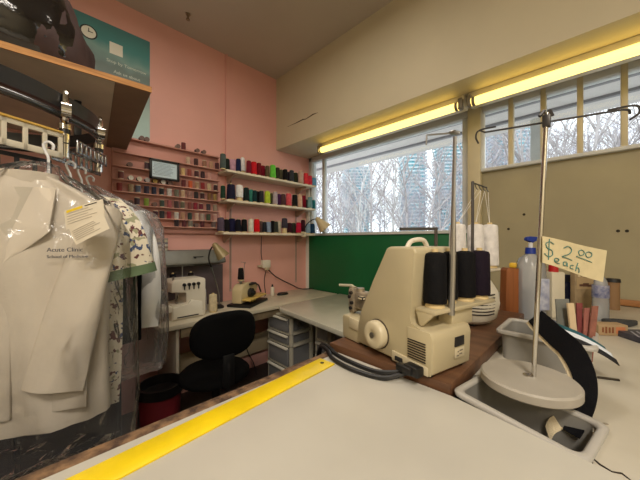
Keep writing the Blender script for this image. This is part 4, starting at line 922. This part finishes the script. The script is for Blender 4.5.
# bulging bag
def bag_pt(u, v):
    a = 2 * PI * u; b_ = PI * (v - .5); ce, se = math.cos(b_), math.sin(b_)
    x = .50 * math.copysign(abs(ce) ** .65, 1) * math.copysign(abs(math.cos(a)) ** .8, math.cos(a)); y = .30 * abs(ce) ** .6 * math.copysign(abs(math.sin(a)) ** .8, math.sin(a)); z = .31 + .31 * math.copysign(abs(se) ** .7, se)
    if x > 0: x *= 1.0 + .10 * (1 - z / .62); z *= 1 - .35 * max(0, x / .5) ** 2
    n_ = noise.noise(Vector((x * 3, y * 5, z * 3))) * .035 + noise.noise(Vector((x * 9 + 4, y * 14, z * 9))) * .014
    f_ = 1 + n_ / .35
    return Vector((x * f_, y * f_, max(0, z * f_)))
bx, by = -.30, 1.98
t = thing('garment_sack', 'bulging dark brown bag in shiny plastic lying on the overhead shelf', 'bag', (bx, by, SHZ + .022), R(-4))
bb = MB(); rings = [[bag_pt(i / 56, j / 30) for i in range(56)] for j in range(0, 31)]
rings[0] = [Vector((p.x * .02, p.y * .02, 0)) for p in rings[3]]; rings[-1] = [rings[-1][0].lerp(p, .3) for p in rings[-2]]
bb.loft(rings)
sackm = mat('sack_fabric', (62, 38, 34), .7, rgb2=(42, 26, 25), scale=5, bump=.2, bscale=30)
bb.build('sack_body', sackm, t, angle=80)
bb = MB(); rr_ = [[Vector((p.x * 1.015 - .012, p.y * 1.02, max(.001, p.z * 1.015))) for p in r if True] for r in rings]
def film(u, v):
    p = bag_pt(u, v); x = min(p.x, .45 - .06 * v + .02 * math.sin(v * 23 + u * 9))
    w_ = noise.noise(Vector((p.x * 14, p.y * 20, p.z * 14 + 3))) * .012
    return Vector((x * 1.01 - .006, p.y * 1.025 + w_, max(.0015, p.z * 1.02 + w_)))
bb.loft([[film(i / 72, j / 34) for i in range(72)] for j in range(2, 33)])
bb.build('plastic_wrap', mat('dark_plastic_film', (20, 17, 18), .12, bump=.5, bscale=14, coat=.6), t, angle=80)

# the curved conveyor track under the shelf
trackm = mat('track_black', (26, 25, 26), .4)
pth = crom([(-1.5, 1.00, 1.9), (-.8, 1.10, 1.9), (-.4, 1.20, 1.9), (-.087, 1.31, 1.9), (.052, 1.414, 1.9), (.15, 1.527, 1.9), (.20, 1.68, 1.9), (.17, 1.86, 1.9), (.04, 2.02, 1.9), (-.2, 2.12, 1.9), (-.8, 2.2, 1.9), (-1.5, 2.2, 1.9)], 6)
t = thing('garment_conveyor', 'black curved garment conveyor track with chrome trolleys under the shelf', 'conveyor', (0, 1.6, 1.9))
lp = [Vector((p.x, p.y - 1.6, 0)) for p in pth]
MB().strip([p + Vector((0, 0, .012)) for p in lp], Vector((0, 0, .055)), .022).build('track', trackm, t, angle=60)
MB().tube([p + Vector((0, 0, -.036)) for p in lp], .013, 10).build('track_tube', mat('tube_dark_chrome', (92, 92, 94), .25, .8), t, angle=60)
for q in (lp[44], lp[54]): MB().box((q.x, q.y, .129), (.03, .03, .182), .003).build('track_hanger', trackm, t)
def trolley(px, py0, py1, i):
    x, y = i; tr = t
    q = Vector((x, y - 1.6, 0))
    m = MB()
    m.tube(crom([q + Vector((0, .024, -.02)), q + Vector((0, .03, .03)), q + Vector((0, -.02, .05)), q + Vector((0, -.032, -.01)), q + Vector((0, -.018, -.055)), q + Vector((0, 0, -.07))], 4), .010, 8)
    m.cyl(q + Vector((-.012, -.032, -.02)), q + Vector((.016, -.032, -.02)), .028, n=16); m.cyl(q + Vector((-.012, .03, -.03)), q + Vector((.014, .03, -.03)), .022, n=16)
    m.cyl(q + Vector((0, 0, -.065)), q + Vector((0, 0, -.085)), .020, n=14); m.cyl(q + Vector((0, 0, -.10)), q + Vector((0, 0, -.19)), .0145, n=14)
    m.build('trolley', chrome, t)
    MB().cyl(q + Vector((0, 0, -.085)), q + Vector((0, 0, -.10)), .017, n=14).cyl(q + Vector((0, 0, -.135)), q + Vector((0, 0, -.139)), .0152, n=14).build('trolley_collar', trackm, t)
trolley(0, 0, 0, (.066, 1.427)); trolley(0, 0, 0, (.19, 1.62))
# slotted hook bars carried by the trolleys
def slotted(name, p0, p1, z0, z1, n, m, th=.006, lid=None):
    p0, p1 = Vector(p0), Vector(p1); d = p1 - p0; L = d.length; ang = math.atan2(d.y, d.x); mb = MB()
    M = Matrix.Rotation(ang, 4, 'Z'); h = z1 - z0
    def bx_(s, w_, zc, hh): c = p0 + d * (s / L); mb.box((c.x, c.y - 1.6, zc - 1.9), (w_, th, hh), .0015, M=M)
    bx_(L / 2, L, z0 + h * .12, h * .24); bx_(L / 2, L, z1 - h * .09, h * .18)
    for k in range(n + 1): bx_(L * k / n + (.006 if k == 0 else -.006 if k == n else 0), .013, (z0 + z1) / 2, h)
    mb.build(name, m, t)
    if lid:
        l2 = MB(); c = p0 + d * .5; l2.box((c.x, c.y - 1.6, z1 - 1.9 + .004), (L, th * 2.4, .008), .002, M=M); l2.build('bar_cap', lid, t)
slotted('slotted_bar', (-.36, 1.19, 0), (.058, 1.40, 0), 1.70, 1.79, 9, mat('pale_bar', (206, 198, 178), .5), .008, mat('bar_yellow', (206, 164, 72), .5))
slotted('hook_rail', (-.36, 1.30, 0), (.03, 1.46, 0), 1.62, 1.70, 9, trackm)
slotted('hook_rail', (.03, 1.44, 0), (.20, 1.66, 0), 1.70, 1.76, 9, mat('rail_chrome', (150, 150, 150), .25, .9), .006)
slotted('hook_rail', (.10, 1.42, 0), (.215, 1.60, 0), 1.735, 1.785, 7, mat('rail_chrome', (0, 0, 0)), .006)

# ------------------------------------------------------------------ hangers and garments in plastic
hang = mat('hanger_white', (222, 222, 224), .35)
def hanger(x, y, ztop, drop, hw_, lab, rz=0):
    h = thing('coat_hanger', lab, 'hanger', (x, y, ztop - drop), rz, 'white hooks on the garment rail')
    MB().tube(crom([(.012, 0, drop - .018), (.013, 0, drop - .002), (0, 0, drop + .008), (-.013, 0, drop - .004), (-.006, 0, drop - .03), (0, 0, drop - .05), (0, 0, .03)], 5), .0042, 8).build('hook', hang, h)
    MB().tube([(-hw_, 0, -.07), (-.02, 0, .028), (.02, 0, .028), (hw_, 0, -.07)], .005, 6).build('hanger_arms', hang, h)
    return h
def rbody(mb, rows, n=48, fold=.012, seed=0, mi=0, k=5):
    rings = []
    for z, hw_, hd, cx_, cy_ in rows:
        r = []
        for i in range(n):
            a = 2 * PI * i / n; ca, sa = math.cos(a), math.sin(a)
            f_ = fold * (math.sin(a * k + seed + z * 3) + .6 * math.sin(a * 11 + z * 7 + seed * 2)) * min(1, hw_ / .15) + noise.noise(Vector((ca * 1.5 + seed, sa * 1.5, z * 6))) * fold * .8
            r.append(Vector((cx_ + hw_ * math.copysign(abs(ca) ** .75, ca) + f_ * .5 * ca, cy_ + hd * math.copysign(abs(sa) ** .75, sa) + f_ * sa, z)))
        rings.append(r)
    mb.loft(rings, mi); return mb
def fine(rows, k=5):
    out = []
    for a, b_ in zip(rows, rows[1:]):
        for j in range(k): tt = j / k; out.append(tuple(a[q] * (1 - tt) + b_[q] * tt for q in range(5)))
    return out + [rows[-1]]
film1 = clear('garment_film', (252, 252, 252), .02, .12, bump=1.0, bscale=11, milky=.025, fres=1.2)
film2 = clear('garment_film_crinkled', (248, 249, 251), .06, .16, bump=1.0, bscale=22, milky=.10)

# white jacket, nearest
JX, JY, JZ = -.04, 1.30, .82
JR = R(-25); JF = Vector((math.sin(JR), -math.cos(JR), 0))
hanger(JX + .06, JY + .01, 1.722, .15, .13, 'white hook of the hanger that holds the white jacket, leftmost of the hooks', JR)
jm = mat('white_cotton', (206, 196, 180), .85, var=.05, scale=6, bump=.12, bscale=60)
t = thing('white_jacket', 'white short jacket with navy chest lettering in a clear plastic cover, nearest garment', 'jacket', (JX, JY, JZ), JR)
rbody(MB(), fine([(0, .226, .085, 0, 0), (.02, .225, .088, 0, 0), (.25, .225, .09, 0, 0), (.5, .23, .088, 0, 0), (.64, .235, .075, 0, 0), (.71, .205, .06, 0, 0), (.755, .13, .05, .0, .005), (.785, .075, .045, 0, .01), (.795, .065, .04, 0, .01)]), fold=.010, seed=1).build('body', jm, t, angle=80)
def sleeve(parent, pts, hw_, hd, m, name='sleeve', fold=.006, seed=0, cuff=None):
    c = crom(pts, 7); mb = MB(); rings = []; nn = len(c)
    for i, p in enumerate(c):
        tt = (c[min(i + 1, nn - 1)] - c[max(i - 1, 0)]).normalized(); sx = tt.cross(Vector((0, 1, 0))).normalized(); sy_ = sx.cross(tt)
        f = i / (nn - 1); a0, b0 = hw_[0] + (hw_[1] - hw_[0]) * f, hd[0] + (hd[1] - hd[0]) * f
        rings.append([p + sx * (a0 * math.cos(a)) + sy_ * (b0 * math.sin(a) + fold * math.sin(a * 3 + f * 9 + seed)) for a in [2 * PI * k / 26 for k in range(26)]])
    mb.loft(rings); o = mb.build(name, m, parent, angle=75)
    if cuff:
        MB().loft([[q + (q - sum(rings[k_], Vector()) / 26) * .05 for q in rings[k_]] for k_ in (-3, -2, -1)]).build('cuff', cuff, o, angle=75)
    return o
sleeve(t, [(.215, .0, .68), (.20, -.045, .55), (.165, -.085, .35), (.125, -.11, .135)], (.055, .075), (.05, .022), jm, seed=1)
sleeve(t, [(-.215, .0, .68), (-.24, -.02, .5), (-.24, -.03, .3), (-.235, -.03, .14)], (.055, .075), (.05, .03), jm, seed=2)
# placket, lapels and collar
mb = MB(); mb.grid(lambda u, v: Vector((-.014 + .034 * u, -.094 - .004 * math.sin(u * PI), .06 + .50 * v)), 4, 20).grid(lambda u, v: Vector((-.014 + .034 * u, -.080, .06 + .50 * v)), 4, 20)
mb.box((.003, -.090, .31), (.036, .012, .50), .003).build('placket', jm, t, angle=60)
def fy(z): return -(.090 if z < .62 else .090 - (z - .62) / .16 * .045) - .010
for sg_ in (-1, 1):
    def lap(u, v, k=0, sg_=sg_):
        z = .505 + .235 * v; xi = .004 + .055 * v; xo = xi + (.085 * min(1, v / .42) if v < .42 else .085 - .03 * (v - .42) / .58)
        return Vector((sg_ * (xi + (xo - xi) * u), fy(z) - .004 * math.sin(u * PI) - k, z))
    MB().grid(lambda u, v: lap(u, v), 6, 14).grid(lambda u, v: lap(u, v, -.006), 6, 14).build('lapel', mat('white_cotton_lapel', (214, 204, 188), .85), t, angle=60)
MB().grid(lambda u, v: Vector(((u - .5) * 2 * (.004 + .055 * v), fy(.505 + .235 * v) + .004, .505 + .235 * v)), 4, 10).build('shirt_front', mat('white_lining', (190, 182, 166), .85), t)
col_ = MB(); col_.loft([[Vector((.085 * math.cos(a), .012 + .062 * math.sin(a), z)) for a in [2 * PI * k / 24 for k in range(24)]] for z in (.74, .795)]); col_.build('collar', jm, t)
MB().lathe([(0, 0), (.008, 0), (.008, .002), (0, .003)], 14, (.005, -.0965, .50), axis=(0, -1, 0)).build('button', mat('button_grey', (150, 140, 124), .4), t)
MB().prism([(.05, .06), (.20, .06), (.20, .21), (.05, .215)], -.0925, -.086, 'xz', .002).build('patch_pocket', jm, t)
MX = Matrix.Rotation(R(90), 4, 'X')
navy = mat('navy_thread', (36, 40, 66), .7)
lettering('Acute Clinic', .0175, navy, t, Matrix.Translation((.108, -.104, .545)) @ MX, 'embroidered_line', ext=.0008)
lettering('School of Medicine', .0130, navy, t, Matrix.Translation((.108, -.104, .526)) @ MX, 'embroidered_line', ext=.0008)
rbody(MB(), fine([(-.13, .30, .13, .01, -.03), (0, .315, .145, .01, -.03), (.3, .30, .15, .01, -.03), (.6, .285, .125, .01, -.01), (.70, .24, .09, .005, 0), (.77, .14, .068, .01, 0), (.80, .085, .055, .02, 0), (.83, .04, .04, .04, .02)], 7), n=80, fold=.014, seed=4, k=7).build('plastic_cover', film1, t, angle=85)
# tags on the cover
def ticket(name, lab, pts, lines, header=None):
    p0 = Vector(pts[0]); u_, v_ = Vector(pts[1]) - p0, Vector(pts[2]) - p0; n_ = u_.cross(v_).normalized()
    if n_.y > 0: n_ = -n_
    o = thing(name, lab, 'ticket', p0)
    def pt(a, b_, k_=0): return u_ * a + v_ * b_ + n_ * (k_ + .005 * math.sin(a * 3))
    sh_ = MB().grid(lambda a, b_: pt(a, b_), 8, 4).grid(lambda a, b_: pt(a, b_, -.0012), 8, 4).build('paper', mat('ticket_paper', (216, 206, 186), .6), o)
    ln = MB(); rr2 = random.Random(len(lab))
    for i in range(lines):
        b_ = .22 + .66 * i / lines; a = .06; e = .5 + .4 * rr2.random()
        ln.tube([pt(a + (e - a) * k / 6, b_, .0008) for k in range(7)], .0007, 4)
    ln.build('print_lines', mat('ticket_ink', (176, 166, 152), .6), sh_)
    if header:
        hd = MB().grid(lambda a, b_: pt(.06 + .42 * a, .03 + .13 * b_, .0008), 6, 1).build('yellow_header', mat('header_yellow', (226, 196, 40), .5), sh_)
        MB().tube([pt(.54 + .3 * k / 6, .09, .0009) for k in range(7)], .0012, 4).build('header_mark', mat('ticket_dark', (50, 46, 50), .6), sh_)
yj = .182
def on(px, py, d):
    u = (px - 320) / 280; dr = Vector(((1 + u) / math.sqrt(2), (1 - u) / math.sqrt(2), (240 - py) / 280)); q = Vector((JX, JY, 0)) + JF * d
    k = q.dot(JF) / dr.dot(JF); return (dr.x * k, dr.y * k, EYE + dr.z * k)
ticket('care_ticket', 'cream ticket with a yellow header pinned to the jacket cover', [on(64, 211, yj), on(103, 199, yj), on(66, 230, yj)], 5, True)
ticket('order_slip', 'grey printed order slip tilted below the yellow headed ticket', [on(69, 229, yj + .008), on(103, 213, yj + .008), on(76, 245, yj + .008)], 6)

# floral blouse behind, its sleeve in front
def floral(name, base, spots):
    m = bpy.data.materials.new(name); m.use_nodes = True; nt = m.node_tree; bs = nt.nodes['Principled BSDF']; bs.inputs['Roughness'].default_value = .85
    tc = nt.nodes.new('ShaderNodeTexCoord'); prev = None
    for k, (c, sc, th, off_) in enumerate(spots):
        mp = nt.nodes.new('ShaderNodeMapping'); mp.inputs['Location'].default_value = (off_, off_ * .7, off_ * .3)
        vo = nt.nodes.new('ShaderNodeTexNoise'); vo.inputs['Scale'].default_value = sc; vo.inputs['Detail'].default_value = 2.5
        rp = nt.nodes.new('ShaderNodeValToRGB'); rp.color_ramp.elements[0].position = th; rp.color_ramp.elements[1].position = th + .03
        mx = nt.nodes.new('ShaderNodeMixRGB'); mx.inputs[2].default_value = col(c)
        nt.links.new(tc.outputs['Object'], mp.inputs[0]); nt.links.new(mp.outputs[0], vo.inputs['Vector']); nt.links.new(vo.outputs['Fac'], rp.inputs[0]); nt.links.new(rp.outputs[0], mx.inputs[0])
        if prev: nt.links.new(prev.outputs[0], mx.inputs[1])
        else: mx.inputs[1].default_value = col(base)
        prev = mx
    nt.links.new(prev.outputs[0], bs.inputs['Base Color']); return m
flo = floral('floral_cotton', (214, 206, 186), [((96, 52, 52), 48, .58, 0), ((60, 74, 110), 42, .61, 5), ((150, 150, 120), 30, .61, 9)])
green = mat('green_binding', (92, 112, 82), .8)
hanger(.085, 1.47, 1.70, .145, .10, 'white hook of the hanger that holds the floral blouse, second of the hooks')
t = thing('floral_blouse', 'cream floral blouse with green bound sleeve between the white jacket and the dark vest', 'blouse', (.02, 1.47, .76))
rbody(MB(), fine([(0, .20, .05, 0, 0), (.4, .19, .055, 0, 0), (.68, .19, .05, 0, 0), (.76, .15, .04, 0, 0), (.82, .06, .035, 0, 0)]), fold=.008, seed=7).build('body', flo, t, angle=80)
sleeve(t, [(.15, -.05, .73), (.165, -.20, .74), (.185, -.27, .66), (.215, -.285, .51)], (.055, .078), (.03, .022), flo, seed=5, cuff=green)
MB().strip(crom([(.190, -.13, .56), (.186, -.15, .35), (.180, -.16, .15), (.172, -.16, .02)], 6), Vector((.044, 0, 0)), .012).build('trailing_sash', flo, t)
# black vest
hanger(.125, 1.555, 1.70, .145, .10, 'white hook of the hanger that holds the black vest, third of the hooks')
t = thing('black_vest', 'black vest hanging between the floral blouse and the pale grey shirt', 'vest', (.125, 1.555, .93))
rbody(MB(), fine([(0, .215, .05, 0, 0), (.35, .22, .05, 0, 0), (.5, .20, .045, 0, 0), (.58, .15, .04, 0, 0), (.65, .05, .03, 0, 0)]), fold=.008, seed=9).build('body', mat('vest_black', (9, 9, 12), .9, bump=.1, spec=.1), t, angle=80)
# pale grey shirt in crinkled plastic
hanger(.17, 1.73, 1.70, .145, .11, 'white hook of the hanger that holds the pale grey shirt, rightmost of the hooks')
gy = mat('pale_grey_cotton', (238, 238, 236), .85, var=.05)
t = thing('grey_shirt', 'pale grey shirt in crinkled clear plastic, farthest garment beside the spool rack', 'shirt', (.17, 1.73, .92))
rbody(MB(), fine([(0, .20, .05, 0, 0), (.4, .205, .055, 0, 0), (.56, .205, .05, 0, 0), (.65, .17, .04, 0, 0), (.70, .06, .035, 0, 0)]), fold=.009, seed=11).build('body', gy, t, angle=80)
sleeve(t, [(.18, -.02, .62), (.225, -.06, .45), (.235, -.09, .25), (.215, -.10, .04)], (.045, .05), (.035, .03), gy, seed=3)
rbody(MB(), fine([(-.20, .30, .09, .02, -.02), (0, .31, .10, .02, -.02), (.3, .30, .10, .02, -.02), (.55, .29, .09, .02, -.01), (.62, .265, .075, .015, 0), (.70, .10, .05, 0, 0), (.74, .03, .03, 0, 0)], 7), n=80, fold=.016, seed=14, k=8).build('plastic_cover', film2, t, angle=85)

# invented dark cabinet, added to darken the area behind the hanging clothes
t = thing('filler_cabinet', 'low dark brown cabinet added to darken the area behind the hanging garments', 'cabinet', (-.50, 2.36, 0))
dkw = mat('dark_cabinet', (44, 36, 36), .6, var=.2, scale=5)
MB().box((0, 0, .40), (1.70, .62, .76), .006).box((0, 0, .79), (1.74, .66, .03), .004).box((0, .02, .015), (1.6, .5, .03)).build('cabinet_body', dkw, t)
for k in range(4):
    d = MB().box((-.63 + k * .42, -.318, .40), (.40, .018, .70), .004).build('cabinet_door', mat('dark_cabinet_door', (52, 42, 42), .5, var=.15, scale=4), t)
    MB().cyl((-.63 + k * .42 + (.16 if k % 2 == 0 else -.16), -.328, .5), (-.63 + k * .42 + (.16 if k % 2 == 0 else -.16), -.345, .5), .011, n=12).build('door_knob', steel, d)
